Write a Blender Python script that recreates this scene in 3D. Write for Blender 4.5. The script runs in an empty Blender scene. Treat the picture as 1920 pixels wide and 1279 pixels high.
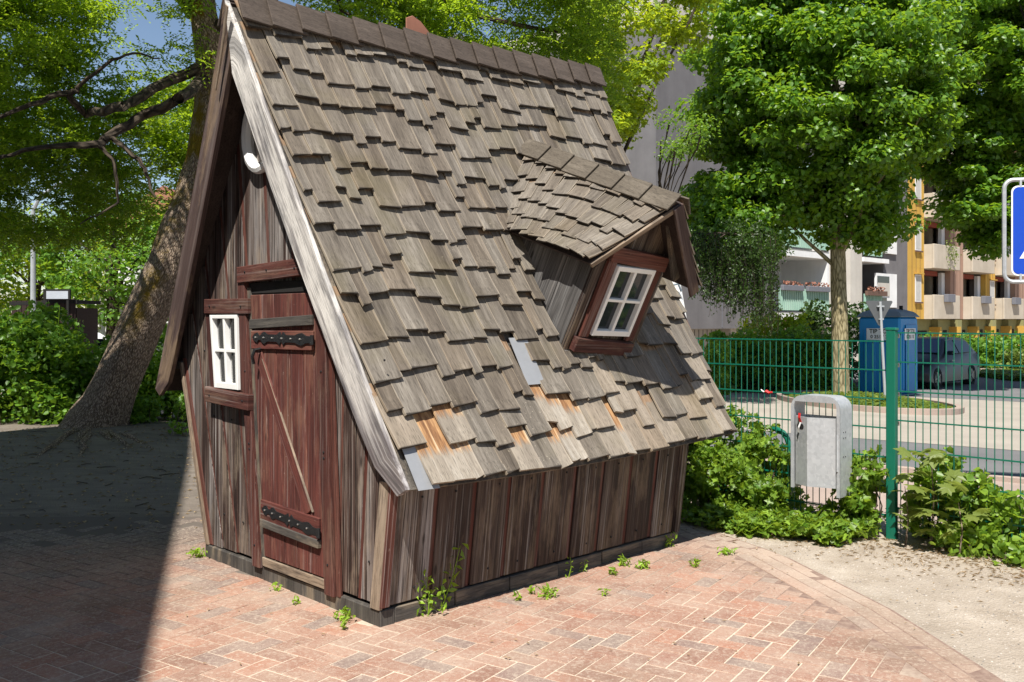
import bpy, bmesh, math, random
import numpy as np
from mathutils import Vector, Matrix
random.seed(7)
RNG = np.random.RandomState(11)
SC = bpy.context.scene
COL = SC.collection
PI = math.pi
F = 1726.0            # focal length of the photograph in its own pixels (1920 wide)
EYE = 1.5
HOR = 600.0

# ------------------------------------------------------------------ camera, sky, sun, exposure
cam = bpy.data.cameras.new('camera'); camo = bpy.data.objects.new('camera', cam); COL.objects.link(camo)
cam.sensor_width = 36; cam.lens = 36 * F / 1920; cam.clip_end = 800; cam.clip_start = 0.05
camo.location = (0, 0, EYE); camo.rotation_euler = (PI / 2, 0, 0)
cam.shift_y = -(639.5 - HOR) / 1920
SC.camera = camo
SUN_EL = math.radians(57)
to_sun = Vector((-0.123, -0.531, 0.839)).normalized()
w = bpy.data.worlds.new('World'); SC.world = w; w.use_nodes = True
wn = w.node_tree.nodes; wl = w.node_tree.links
bg = wn['Background']; sky = wn.new('ShaderNodeTexSky'); sky.sky_type = 'NISHITA'; sky.sun_disc = False
sky.sun_elevation = SUN_EL; sky.sun_rotation = math.atan2(to_sun.x, to_sun.y)
sky.air_density = 1.0; sky.dust_density = 0.2; sky.ozone_density = 1.6
hsv = wn.new('ShaderNodeHueSaturation'); hsv.inputs['Saturation'].default_value = 0.95
wl.new(sky.outputs[0], hsv.inputs['Color']); wl.new(hsv.outputs[0], bg.inputs[0]); bg.inputs[1].default_value = 0.072
sl = bpy.data.lights.new('sun', 'SUN'); so = bpy.data.objects.new('sun', sl); COL.objects.link(so)
sl.energy = 5.0; sl.angle = math.radians(0.53); sl.color = (1.0, 0.955, 0.88)
so.location = (-10, -20, 40)
so.rotation_euler = to_sun.to_track_quat('Z', 'Y').to_euler()
SC.view_settings.view_transform = 'Standard'; SC.view_settings.look = 'None'
SC.view_settings.gamma = 1; SC.view_settings.use_curve_mapping = False
SC.view_settings.exposure = 0.76
SC.render.engine = 'CYCLES'
SC.cycles.max_bounces = 6; SC.cycles.transparent_max_bounces = 8
SC.cycles.diffuse_bounces = 3; SC.cycles.glossy_bounces = 3; SC.cycles.transmission_bounces = 4

# ------------------------------------------------------------------ helpers
def P(px, py, Y):
    """world point seen at photo pixel (px, py) at distance Y"""
    return Vector(((px - 960) / F * Y, Y, EYE + (HOR - py) / F * Y))

def tag(o, label=None, cat=None, group=None, kind=None):
    if label: o['label'] = label
    if cat: o['category'] = cat
    if group: o['group'] = group
    if kind: o['kind'] = kind
    return o

def empty(name, loc=(0, 0, 0), rz=0, parent=None):
    o = bpy.data.objects.new(name, None); COL.objects.link(o)
    o.location = loc; o.rotation_euler = (0, 0, rz); o.empty_display_size = 0.2
    if parent: o.parent = parent
    return o

def link(name, me, parent=None, loc=None, rot=None):
    o = bpy.data.objects.new(name, me); COL.objects.link(o)
    if parent: o.parent = parent
    if loc is not None: o.location = loc
    if rot is not None: o.rotation_euler = rot
    return o

class MB:
    """collects verts and faces; build() links them as one mesh object"""
    def __init__(s): s.v = []; s.f = []; s.g = []
    def add(s, vs, fs, g=None):
        b = len(s.v); s.v += [tuple(p) for p in vs]
        s.g += [tuple(p) for p in (g if g is not None else vs)]
        s.f += [tuple(i + b for i in f) for f in fs]
        return s
    def box(s, c, size, rot=None, g='local'):
        x, y, z = size[0] / 2, size[1] / 2, size[2] / 2
        loc = [Vector(p) for p in ((-x, -y, -z), (x, -y, -z), (x, y, -z), (-x, y, -z), (-x, -y, z), (x, -y, z), (x, y, z), (-x, y, z))]
        R = rot if rot is not None else Matrix.Identity(3)
        vs = [R @ p + Vector(c) for p in loc]
        fs = [(0, 3, 2, 1), (4, 5, 6, 7), (0, 1, 5, 4), (1, 2, 6, 5), (2, 3, 7, 6), (3, 0, 4, 7)]
        return s.add(vs, fs, loc if rot is not None else None)
    def hexa(s, A, B, g=None):
        """A, B: matching quads (4 points each) -> closed solid"""
        vs = list(A) + list(B)
        fs = [(3, 2, 1, 0), (4, 5, 6, 7), (0, 1, 5, 4), (1, 2, 6, 5), (2, 3, 7, 6), (3, 0, 4, 7)]
        return s.add(vs, fs, g)
    def prism(s, poly, fn, d0, d1, g=None):
        """poly of (a,b), fn(a,b,d)->point"""
        n = len(poly)
        vs = [fn(a, b, d0) for a, b in poly] + [fn(a, b, d1) for a, b in poly]
        fs = [tuple(range(n - 1, -1, -1)), tuple(range(n, 2 * n))] + [(i, (i + 1) % n, n + (i + 1) % n, n + i) for i in range(n)]
        return s.add(vs, fs, g)
    def ladder(s, rows, fn, d0, d1, grain=None):
        """rows: list of (lo, hi, z). solid strip between lo and hi, extruded d0..d1 through fn(a,z,d)"""
        n = len(rows); vs = []; gs = []
        for lo, hi, z in rows:
            for a, d in ((lo, d0), (hi, d0), (hi, d1), (lo, d1)):
                vs.append(fn(a, z, d)); gs.append((a, d, z))
        fs = [(0, 1, 2, 3), tuple(4 * (n - 1) + i for i in (3, 2, 1, 0))]
        for i in range(n - 1):
            b = 4 * i
            for k in range(4):
                k2 = (k + 1) % 4
                fs.append((b + k, b + 4 + k, b + 4 + k2, b + k2))
        return s.add(vs, fs, gs)
    def tube(s, pts, rad, n=8, cap=True):
        pts = [Vector(p) for p in pts]; m = len(pts)
        if not hasattr(rad, '__len__'): rad = [rad] * m
        vs = []; gs = []; up = Vector((0, 0, 1)); L = 0
        prev = None
        for i, p in enumerate(pts):
            d = (pts[min(i + 1, m - 1)] - pts[max(i - 1, 0)]).normalized()
            if prev is None:
                a = d.cross(up)
                if a.length < 0.1: a = d.cross(Vector((1, 0, 0)))
                a.normalize()
            else:
                a = (prev - d * prev.dot(d)).normalized()
            prev = a; b = d.cross(a)
            if i: L += (p - pts[i - 1]).length
            for k in range(n):
                t = 2 * PI * k / n
                vs.append(p + (a * math.cos(t) + b * math.sin(t)) * rad[i])
                gs.append((math.cos(t) * rad[i], math.sin(t) * rad[i], L))
        fs = []
        for i in range(m - 1):
            for k in range(n):
                k2 = (k + 1) % n
                fs.append((i * n + k, i * n + k2, (i + 1) * n + k2, (i + 1) * n + k))
        if cap:
            fs.append(tuple(range(n - 1, -1, -1))); fs.append(tuple((m - 1) * n + k for k in range(n)))
        return s.add(vs, fs, gs)
    def mesh(s, name, mat, smooth=False, bevel=0):
        me = bpy.data.meshes.new(name); me.from_pydata(s.v, [], s.f)
        at = me.attributes.new('grain', 'FLOAT_VECTOR', 'POINT')
        at.data.foreach_set('vector', np.array(s.g, dtype=np.float32).ravel())
        bm = bmesh.new(); bm.from_mesh(me)
        bmesh.ops.recalc_face_normals(bm, faces=bm.faces)
        if bevel:
            bmesh.ops.bevel(bm, geom=[e for e in bm.edges if e.is_manifold and e.calc_face_angle(0) > 0.5], offset=bevel, segments=1, affect='EDGES', clamp_overlap=True)
        bm.to_mesh(me); bm.free()
        if mat: me.materials.append(mat)
        if smooth:
            me.shade_smooth()
            me.set_sharp_from_angle(angle=math.radians(40))
        me.update()
        return me
    def build(s, name, mat, parent=None, smooth=False, bevel=0, loc=None, rot=None):
        return link(name, s.mesh(name, mat, smooth, bevel), parent, loc, rot)

def lerp(a, b, t): return a + (b - a) * t
def rnd(a, b): return random.uniform(a, b)
def sstep(a, b, x):
    t = max(0.0, min(1.0, (x - a) / (b - a))); return t * t * (3 - 2 * t)

# ------------------------------------------------------------------ node helpers
class NT:
    def __init__(s, name):
        s.m = bpy.data.materials.new(name); s.m.use_nodes = True
        s.t = s.m.node_tree; s.n = s.t.nodes; s.l = s.t.links
        s.b = s.n['Principled BSDF']; s.out = s.n['Material Output']
    def set(s, sock, v):
        if isinstance(v, bpy.types.NodeSocket): s.l.new(v, sock)
        elif isinstance(v, (tuple, list)) and len(v) == 3 and sock.type == 'RGBA': sock.default_value = (*v, 1)
        else: sock.default_value = v
    def node(s, t, **kw):
        n = s.n.new(t)
        for k, v in kw.items(): setattr(n, k, v)
        return n
    def math(s, op, a, b=0.0, clamp=False):
        n = s.node('ShaderNodeMath', operation=op, use_clamp=clamp); s.set(n.inputs[0], a); s.set(n.inputs[1], b); return n.outputs[0]
    def vmath(s, op, a, b=(0, 0, 0)):
        n = s.node('ShaderNodeVectorMath', operation=op); s.set(n.inputs[0], a)
        if b is not None: s.set(n.inputs[1], b)
        return n.outputs[0]
    def scale(s, v, sc):
        n = s.node('ShaderNodeVectorMath', operation='MULTIPLY'); s.set(n.inputs[0], v); n.inputs[1].default_value = sc; return n.outputs[0]
    def noise(s, vec, sc=1.0, det=4.0, rough=0.55, dist=0.0):
        n = s.node('ShaderNodeTexNoise'); s.set(n.inputs['Vector'], vec); n.inputs['Scale'].default_value = sc
        n.inputs['Detail'].default_value = det; n.inputs['Roughness'].default_value = rough; n.inputs['Distortion'].default_value = dist
        return n.outputs[0]
    def vor(s, vec, sc, feat='F1', out='Distance'):
        n = s.node('ShaderNodeTexVoronoi', feature=feat); s.set(n.inputs['Vector'], vec); n.inputs['Scale'].default_value = sc; return n.outputs[out]
    def ramp(s, f, stops, mode='LINEAR'):
        n = s.node('ShaderNodeValToRGB'); r = n.color_ramp; r.interpolation = mode
        while len(r.elements) < len(stops): r.elements.new(0.5)
        for e, (p, c) in zip(r.elements, stops):
            e.position = p; e.color = (*c, 1) if hasattr(c, '__len__') else (c, c, c, 1)
        s.set(n.inputs[0], f); return n.outputs[0]
    def mix(s, f, a, b, mode='MIX'):
        n = s.node('ShaderNodeMix', data_type='RGBA', blend_type=mode); s.set(n.inputs[0], f); s.set(n.inputs[6], a); s.set(n.inputs[7], b); return n.outputs[2]
    def bump(s, h, st=0.3, d=0.01):
        n = s.node('ShaderNodeBump'); s.set(n.inputs['Height'], h); n.inputs['Strength'].default_value = st; n.inputs['Distance'].default_value = d
        s.l.new(n.outputs[0], s.b.inputs['Normal']); return n.outputs[0]
    def obj(s): return s.node('ShaderNodeTexCoord').outputs['Object']
    def pos(s): return s.node('ShaderNodeNewGeometry').outputs['Position']
    def grain(s): return s.node('ShaderNodeAttribute', attribute_name='grain').outputs['Vector']
    def orand(s): return s.node('ShaderNodeObjectInfo').outputs['Random']
    def irand(s): return s.node('ShaderNodeNewGeometry').outputs['Random Per Island']
    def rand(s):
        return s.math('FRACT', s.math('ADD', s.math('MULTIPLY', s.orand(), 7.3), s.math('MULTIPLY', s.irand(), 5.1)))
    def fin(s, col, rough=0.8, metal=0.0, spec=0.5):
        s.set(s.b.inputs['Base Color'], col); s.set(s.b.inputs['Roughness'], rough); s.set(s.b.inputs['Metallic'], metal)
        s.b.inputs['Specular IOR Level'].default_value = spec
        return s.m

def simple(name, col, rough=0.7, metal=0.0, var=0.12, sc=6.0, bump=0.0, spec=0.4):
    t = NT(name); p = t.obj()
    n = t.noise(p, sc, 5, 0.6)
    c = t.mix(t.math('MULTIPLY', n, 1.0), tuple(x * (1 - var * 1.6) for x in col), tuple(min(1, x * (1 + var)) for x in col))
    c = t.mix(t.math('MULTIPLY', t.noise(p, sc * 9, 4), 0.25), c, tuple(x * 0.6 for x in col))
    if bump: t.bump(t.noise(p, sc * 8, 4), bump, 0.01)
    return t.fin(c, t.math('ADD', t.math('MULTIPLY', t.noise(p, sc * 3, 3), 0.25), rough - 0.12), metal, spec)

def wood(name, stops, across=40.0, along=1.6, blot=None, blot_amt=0.5, rough=0.75, bump=0.35, rvar=0.35, extra=None, speck=0.0, contrast=1.55, streak=0.0):
    t = NT(name); g = t.grain(); r = t.rand()
    off = t.node('ShaderNodeCombineXYZ'); t.set(off.inputs[0], t.math('MULTIPLY', r, 37.0)); t.set(off.inputs[1], t.math('MULTIPLY', r, 11.0)); t.set(off.inputs[2], t.math('MULTIPLY', r, 53.0))
    v = t.vmath('ADD', t.scale(g, (across, across, along)), off.outputs[0])
    warp = t.noise(t.vmath('ADD', t.scale(g, (3, 3, 1.2)), off.outputs[0]), 1.0, 2)
    v2 = t.vmath('ADD', v, t.scale(t.node('ShaderNodeTexNoise').outputs['Color'], (0, 0, 0)))
    n1 = t.noise(v, 1.0, 5, 0.62, 0.25)
    n2 = t.noise(t.scale(v, (0.22, 0.22, 0.55)), 1.0, 3, 0.5)
    f = t.math('ADD', t.math('MULTIPLY', n1, 0.62), t.math('MULTIPLY', n2, 0.62))
    f = t.math('ADD', f, t.math('MULTIPLY', t.math('SUBTRACT', r, 0.5), rvar * 0.3))
    f = t.math('ADD', t.math('MULTIPLY', t.math('SUBTRACT', f, 0.62), contrast), 0.5, True)
    c = t.ramp(f, stops)
    c = t.mix(t.math('MULTIPLY', t.math('SUBTRACT', r, 0.5), rvar), c, tuple(x * 0.35 for x in stops[0][1]))
    if blot:
        m = t.ramp(t.noise(t.vmath('ADD', t.scale(g, (7, 7, 2.0)), off.outputs[0]), 1.0, 5, 0.65), [(0.5, 0.0), (0.62, 1.0)])
        c = t.mix(t.math('MULTIPLY', m, blot_amt), c, blot)
    fine = t.noise(t.scale(g, (across * 6, across * 6, along * 5)), 1.0, 4, 0.6)
    c = t.mix(t.math('MULTIPLY', t.ramp(fine, [(0.35, 1.0), (0.5, 0.0)]), 0.55), c, tuple(x * 0.25 for x in stops[0][1]))
    if speck:
        sp = t.ramp(t.noise(t.scale(g, (85, 85, 22)), 1.0, 4, 0.7), [(0.68, 0.0), (0.74, 1.0)])
        c = t.mix(t.math('MULTIPLY', sp, speck), c, (0.62, 0.55, 0.45))
    if streak:
        s1 = t.noise(t.vmath('ADD', t.scale(g, (70, 70, 0.9)), off.outputs[0]), 1.0, 6, 0.65)
        zone = t.ramp(t.noise(t.vmath('ADD', t.scale(g, (9, 9, 0.8)), off.outputs[0]), 1.0, 3), [(0.42, 0.15), (0.62, 1.0)])
        c = t.mix(t.math('MULTIPLY', t.math('MULTIPLY', t.ramp(s1, [(0.54, 0.0), (0.62, 1.0)]), zone), streak), c, (0.42, 0.39, 0.365))
        s2 = t.noise(t.vmath('ADD', t.scale(g, (55, 55, 1.1)), off.outputs[0]), 1.7, 6, 0.65)
        c = t.mix(t.math('MULTIPLY', t.ramp(s2, [(0.4, 1.0), (0.48, 0.0)]), min(1, streak * 1.2)), c, tuple(x * 0.4 for x in stops[0][1]))
        kn = t.vor(t.vmath('ADD', t.scale(g, (9, 9, 2.6)), off.outputs[0]), 1.0)
        c = t.mix(t.ramp(kn, [(0.05, 0.8), (0.11, 0.0)]), c, tuple(x * 0.5 for x in stops[0][1]))
    if extra: c = extra(t, c, g, r)
    t.bump(t.math('ADD', t.math('MULTIPLY', n1, 0.7), t.math('MULTIPLY', fine, 0.5)), bump, 0.006)
    return t.fin(c, rough, 0, 0.3)

# ------------------------------------------------------------------ materials
def sh_extra(t, c, g, r):
    sep = t.node('ShaderNodeSeparateXYZ'); t.set(sep.inputs[0], g)
    # unweathered wood on the part that used to lie under the course above
    edge = t.math('ADD', sep.outputs[2], t.math('MULTIPLY', t.noise(t.scale(g, (30, 30, 6)), 1.0, 3), 0.05))
    fresh = t.ramp(edge, [(0.315, 0.0), (0.33, 1.0)])
    fc = t.ramp(t.noise(t.scale(g, (35, 35, 4)), 1.0, 4), [(0.3, (0.12, 0.07, 0.04)), (0.5, (0.24, 0.16, 0.1)), (0.7, (0.34, 0.26, 0.18))])
    # moss / lichen streaks running down the slope and pale lichen specks
    p = t.pos()
    moss = t.ramp(t.noise(p, 2.1, 4, 0.6), [(0.5, 0.0), (0.72, 1.0)])
    c = t.mix(t.math('MULTIPLY', moss, 0.28), c, (0.125, 0.105, 0.035))
    li = t.ramp(t.noise(p, 75, 3, 0.5), [(0.66, 0.0), (0.72, 1.0)])
    patch = t.ramp(t.noise(p, 1.3, 2), [(0.45, 0.0), (0.6, 1.0)])
    c = t.mix(t.math('MULTIPLY', t.math('MULTIPLY', li, patch), 0.6), c, (0.42, 0.37, 0.28))
    # shadow line painted into the dark butt end grain, sunlit tone into side edges
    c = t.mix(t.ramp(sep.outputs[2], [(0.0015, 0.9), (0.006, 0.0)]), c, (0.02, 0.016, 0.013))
    ax = t.math('ABSOLUTE', sep.outputs[0])
    c = t.mix(t.ramp(ax, [(0.0555, 0.0), (0.059, 0.55)]), c, (0.4, 0.34, 0.26))
    hue = t.math('FRACT', t.math('MULTIPLY', r, 13.7))
    c = t.mix(t.ramp(hue, [(0.4, 0.0), (1.0, 0.5)]), c, t.mix(1.0, c, (0.78, 0.66, 0.54), 'MULTIPLY'))
    # unweathered part over the rest
    c = t.mix(fresh, c, fc)
    return c
def torn_extra(t, c, g, r):
    sep = t.node('ShaderNodeSeparateXYZ'); t.set(sep.inputs[0], g)
    edge = t.math('ADD', sep.outputs[2], t.math('MULTIPLY', t.noise(t.scale(g, (60, 60, 4)), 1.0, 4), 0.12))
    fc = t.ramp(t.noise(t.scale(g, (30, 30, 3)), 1.0, 5, .65), [(0.3, (0.06, 0.03, 0.02)), (0.42, (0.22, 0.11, 0.05)), (0.55, (0.42, 0.25, 0.12)), (0.7, (0.48, 0.38, 0.26))])
    return t.mix(t.ramp(edge, [(0.2, 0.0), (0.25, 1.0)]), c, fc)
M = {}
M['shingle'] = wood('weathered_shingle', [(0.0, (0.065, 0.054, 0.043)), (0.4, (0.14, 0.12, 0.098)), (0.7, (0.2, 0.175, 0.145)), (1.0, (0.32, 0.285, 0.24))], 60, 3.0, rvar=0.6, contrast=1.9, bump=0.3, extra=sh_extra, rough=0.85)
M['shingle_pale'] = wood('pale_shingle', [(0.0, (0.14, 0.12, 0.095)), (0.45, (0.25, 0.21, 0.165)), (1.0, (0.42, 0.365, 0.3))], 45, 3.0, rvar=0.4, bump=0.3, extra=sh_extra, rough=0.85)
M['fresh'] = wood('fresh_torn_wood', [(0.0, (0.16, 0.06, 0.03)), (0.35, (0.42, 0.2, 0.07)), (0.6, (0.5, 0.36, 0.2)), (1.0, (0.42, 0.36, 0.28))], 30, 3.5, blot=(0.09, 0.05, 0.04), blot_amt=0.6, bump=0.3, rough=0.8)
M['ridge'] = wood('ridge_board_wood', [(0.0, (0.05, 0.038, 0.03)), (0.5, (0.085, 0.066, 0.053)), (1.0, (0.14, 0.11, 0.09))], 45, 3, rvar=0.35, bump=0.3, rough=0.85, speck=.2)
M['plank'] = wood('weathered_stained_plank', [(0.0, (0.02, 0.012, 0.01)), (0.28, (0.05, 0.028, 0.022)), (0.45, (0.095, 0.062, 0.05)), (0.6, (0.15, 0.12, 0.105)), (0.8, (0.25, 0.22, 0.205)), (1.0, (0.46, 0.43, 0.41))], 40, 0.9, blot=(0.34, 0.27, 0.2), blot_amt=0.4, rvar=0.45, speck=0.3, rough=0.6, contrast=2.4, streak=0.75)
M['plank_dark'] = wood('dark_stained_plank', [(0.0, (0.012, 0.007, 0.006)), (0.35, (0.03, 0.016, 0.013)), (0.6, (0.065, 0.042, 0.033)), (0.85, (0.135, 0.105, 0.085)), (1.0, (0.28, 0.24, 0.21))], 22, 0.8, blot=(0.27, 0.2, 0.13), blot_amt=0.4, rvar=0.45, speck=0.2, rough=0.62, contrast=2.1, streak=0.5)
M['redstrip'] = wood('red_stained_strip', [(0.0, (0.035, 0.014, 0.011)), (0.4, (0.105, 0.032, 0.022)), (0.75, (0.14, 0.058, 0.042)), (1.0, (0.25, 0.19, 0.16))], 36, 1.0, rvar=0.3, speck=0.35, streak=0.35)
M['door'] = wood('red_stained_door', [(0.0, (0.028, 0.01, 0.008)), (0.4, (0.085, 0.024, 0.019)), (0.7, (0.14, 0.042, 0.032)), (0.9, (0.2, 0.085, 0.065)), (1.0, (0.34, 0.25, 0.2))], 40, 1.1, blot=(0.25, 0.13, 0.085), blot_amt=0.4, rvar=0.3, speck=0.5, streak=0.28)
M['trim'] = wood('brown_red_trim', [(0.0, (0.022, 0.009, 0.008)), (0.45, (0.068, 0.021, 0.016)), (0.75, (0.11, 0.038, 0.028)), (1.0, (0.23, 0.13, 0.1))], 36, 1.4, streak=0.25, rvar=0.3, speck=0.3, blot=(0.3, 0.22, 0.15), blot_amt=0.2)
M['tan'] = wood('bare_tan_wood', [(0.0, (0.08, 0.055, 0.04)), (0.4, (0.22, 0.16, 0.11)), (1.0, (0.42, 0.34, 0.26))], 30, 1.6, blot=(0.05, 0.04, 0.035), blot_amt=0.6, rvar=0.3)
M['sill'] = wood('grey_black_sill_beam', [(0.0, (0.022, 0.02, 0.018)), (0.5, (0.07, 0.063, 0.056)), (0.8, (0.14, 0.125, 0.105)), (1.0, (0.3, 0.25, 0.19))], 30, 1.4, blot=(0.33, 0.26, 0.18), blot_amt=0.45, rvar=0.2)
def white_extra(t, c, g, r):
    sep = t.node('ShaderNodeSeparateXYZ'); t.set(sep.inputs[0], g)
    f = t.math('ADD', sep.outputs[2], t.math('MULTIPLY', t.noise(t.scale(g, (12, 12, 1.5)), 1.0, 4), 1.4))
    m = t.ramp(t.math('MULTIPLY', f, 0.25), [(0.62, 0.0), (0.78, 0.8)])
    gw = t.ramp(t.noise(t.scale(g, (40, 40, 1.3)), 1.0, 5, .6), [(0.35, (0.03, 0.025, 0.026)), (0.5, (0.12, 0.1, 0.1)), (0.62, (0.36, 0.34, 0.34))])
    return t.mix(m, c, gw)
M['capshingle'] = wood('dormer_cap_wood', [(0.0, (0.06, 0.048, 0.036)), (0.5, (0.11, 0.092, 0.07)), (1.0, (0.2, 0.17, 0.135))], 45, 3, rvar=0.35, bump=0.3, rough=0.85)
M['torn'] = wood('half_weathered_torn_shingle', [(0.0, (0.15, 0.125, 0.1)), (0.45, (0.29, 0.25, 0.2)), (1.0, (0.5, 0.46, 0.4))], 45, 3.0, rvar=0.4, bump=0.3, extra=lambda t, c, g, r: torn_extra(t, c, g, r), rough=0.85)
M['whitewood'] = wood('peeling_white_paint', [(0.0, (0.08, 0.075, 0.08)), (0.3, (0.3, 0.28, 0.27)), (0.45, (0.62, 0.59, 0.55)), (1.0, (0.8, 0.77, 0.72))], 26, 1.6, blot=(0.1, 0.1, 0.11), blot_amt=0.55, rvar=0.1, bump=0.5, contrast=2.3, extra=white_extra)
M['bargegrey'] = wood('grey_worn_barge_board', [(0.0, (0.05, 0.035, 0.034)), (0.4, (0.14, 0.11, 0.11)), (0.7, (0.3, 0.28, 0.28)), (1.0, (0.55, 0.53, 0.52))], 26, 1.2, blot=(0.28, 0.2, 0.13), blot_amt=0.5, rvar=0.2)
M['bargebrown'] = wood('brown_barge_board', [(0.0, (0.03, 0.017, 0.014)), (0.5, (0.08, 0.05, 0.043)), (0.8, (0.2, 0.16, 0.145)), (1.0, (0.42, 0.36, 0.32))], 24, 0.9, blot=(0.3, 0.21, 0.13), blot_amt=0.55, rvar=0.2)
M['darkwood'] = wood('dark_underside_boards', [(0.0, (0.02, 0.014, 0.012)), (0.6, (0.05, 0.035, 0.03)), (1.0, (0.11, 0.08, 0.07))], 25, 1.2, rvar=0.3)
M['greywood'] = wood('silver_grey_board', [(0.0, (0.035, 0.032, 0.031)), (0.5, (0.1, 0.095, 0.092)), (1.0, (0.3, 0.295, 0.29))], 24, 0.9, rvar=0.2, speck=0.3, streak=0.4)
M['iron'] = simple('black_wrought_iron', (0.035, 0.036, 0.038), 0.5, 0.6, 0.3, 30, 0.2)
M['nail'] = simple('steel_nail', (0.5, 0.48, 0.45), 0.35, 0.9)
M['white'] = simple('white_window_paint', (0.8, 0.8, 0.78), 0.5, 0, 0.05, 12)
M['curtain'] = simple('grey_white_curtain', (0.5, 0.49, 0.46), 0.9, 0, 0.15, 5)
M['zinc'] = simple('zinc_flashing', (0.34, 0.35, 0.365), 0.5, 0.3, 0.15, 7)
M['rust'] = simple('terracotta_plate', (0.3, 0.13, 0.085), 0.8, 0, 0.15, 20)
M['dark'] = simple('dark_interior', (0.012, 0.011, 0.01), 0.9)

t = NT('galvanised_steel'); p = t.obj()
v = t.vor(t.scale(p, (1, 1, 1)), 45, out='Color')
bw = t.node('ShaderNodeRGBToBW'); t.set(bw.inputs[0], v)
c = t.ramp(t.math('ADD', t.math('MULTIPLY', bw.outputs[0], 0.5), t.math('MULTIPLY', t.noise(p, 4, 4), 0.5)), [(0.2, (0.36, 0.375, 0.39)), (0.9, (0.5, 0.515, 0.53))])
scr = t.ramp(t.noise(t.scale(p, (4, 4, 1.2)), 9.0, 5, 0.7, 1.5), [(0.6, 0.0), (0.66, 1.0)])
c = t.mix(t.math('MULTIPLY', scr, 0.35), c, (0.7, 0.7, 0.69))
M['galv'] = t.fin(c, t.math('ADD', t.math('MULTIPLY', t.noise(p, 12, 3), 0.25), 0.38), 0.35)
M['fence'] = simple('green_coated_wire', (0.005, 0.125, 0.078), 0.4, 0, 0.1, 15)

def glass(name, tint=(0.03, 0.035, 0.035)):
    t = NT(name)
    t.set(t.b.inputs['Base Color'], tint); t.b.inputs['Roughness'].default_value = 0.05
    tr = t.node('ShaderNodeBsdfTransparent'); mx = t.node('ShaderNodeMixShader')
    fr = t.node('ShaderNodeFresnel'); fr.inputs[0].default_value = 1.5
    gl = t.node('ShaderNodeBsdfGlossy'); gl.inputs[1].default_value = 0.02
    t.l.new(fr.outputs[0], mx.inputs[0]); t.l.new(tr.outputs[0], mx.inputs[1]); t.l.new(gl.outputs[0], mx.inputs[2])
    t.l.new(mx.outputs[0], t.out.inputs[0])
    return t.m
M['glass'] = glass('clear_glass')
t = NT('dark_window_glass'); M['darkglass'] = t.fin((0.02, 0.025, 0.03), 0.06, 0, 0.6)

def leafmat(name, dark, light, tr_col, tr=0.4, rough=0.45):
    t = NT(name); r = t.irand()
    c = t.ramp(r, [(0.0, dark), (0.75, light), (1.0, tuple(min(1, x * 1.5) for x in light))])
    big = t.noise(t.pos(), 1.3, 3)
    c = t.mix(t.math('MULTIPLY', big, 0.45), c, tuple(x * 0.55 for x in dark))
    t.fin(c, rough, 0, 0.45)
    ts = t.node('ShaderNodeBsdfTranslucent'); t.set(ts.inputs[0], tr_col)
    mx = t.node('ShaderNodeMixShader'); mx.inputs[0].default_value = tr
    t.l.new(t.b.outputs[0], mx.inputs[1]); t.l.new(ts.outputs[0], mx.inputs[2]); t.l.new(mx.outputs[0], t.out.inputs[0])
    return t.m
M['leaf_locust'] = leafmat('locust_leaf', (0.035, 0.09, 0.008), (0.13, 0.23, 0.018), (0.48, 0.66, 0.03), 0.5)
M['leaf_maple'] = leafmat('yellow_green_leaf', (0.1, 0.19, 0.014), (0.26, 0.36, 0.022), (0.65, 0.75, 0.03), 0.5)
M['leaf_linden'] = leafmat('linden_leaf', (0.035, 0.105, 0.01), (0.115, 0.225, 0.022), (0.4, 0.62, 0.03), 0.38, 0.4)
M['leaf_dark'] = leafmat('dark_leaf', (0.02, 0.045, 0.008), (0.045, 0.085, 0.015), (0.1, 0.2, 0.02), 0.3)
M['leaf_hedge'] = leafmat('hedge_leaf', (0.05, 0.14, 0.015), (0.13, 0.26, 0.027), (0.35, 0.55, 0.035), 0.38)
M['leaf_ivy'] = leafmat('ivy_leaf', (0.07, 0.16, 0.018), (0.22, 0.34, 0.04), (0.5, 0.68, 0.05), 0.38, 0.42)
M['leaf_gc'] = leafmat('ground_cover_leaf', (0.08, 0.14, 0.02), (0.17, 0.22, 0.04), (0.3, 0.4, 0.05), 0.3)
M['leaf_sap'] = leafmat('sapling_leaf', (0.14, 0.19, 0.04), (0.2, 0.25, 0.06), (0.4, 0.48, 0.08), 0.4)
M['weed'] = leafmat('weed_leaf', (0.14, 0.26, 0.02), (0.27, 0.42, 0.035), (0.5, 0.68, 0.05), 0.35)
M['straw'] = leafmat('dry_straw', (0.25, 0.17, 0.09), (0.42, 0.3, 0.17), (0.4, 0.3, 0.15), 0.2, 0.8)

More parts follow.
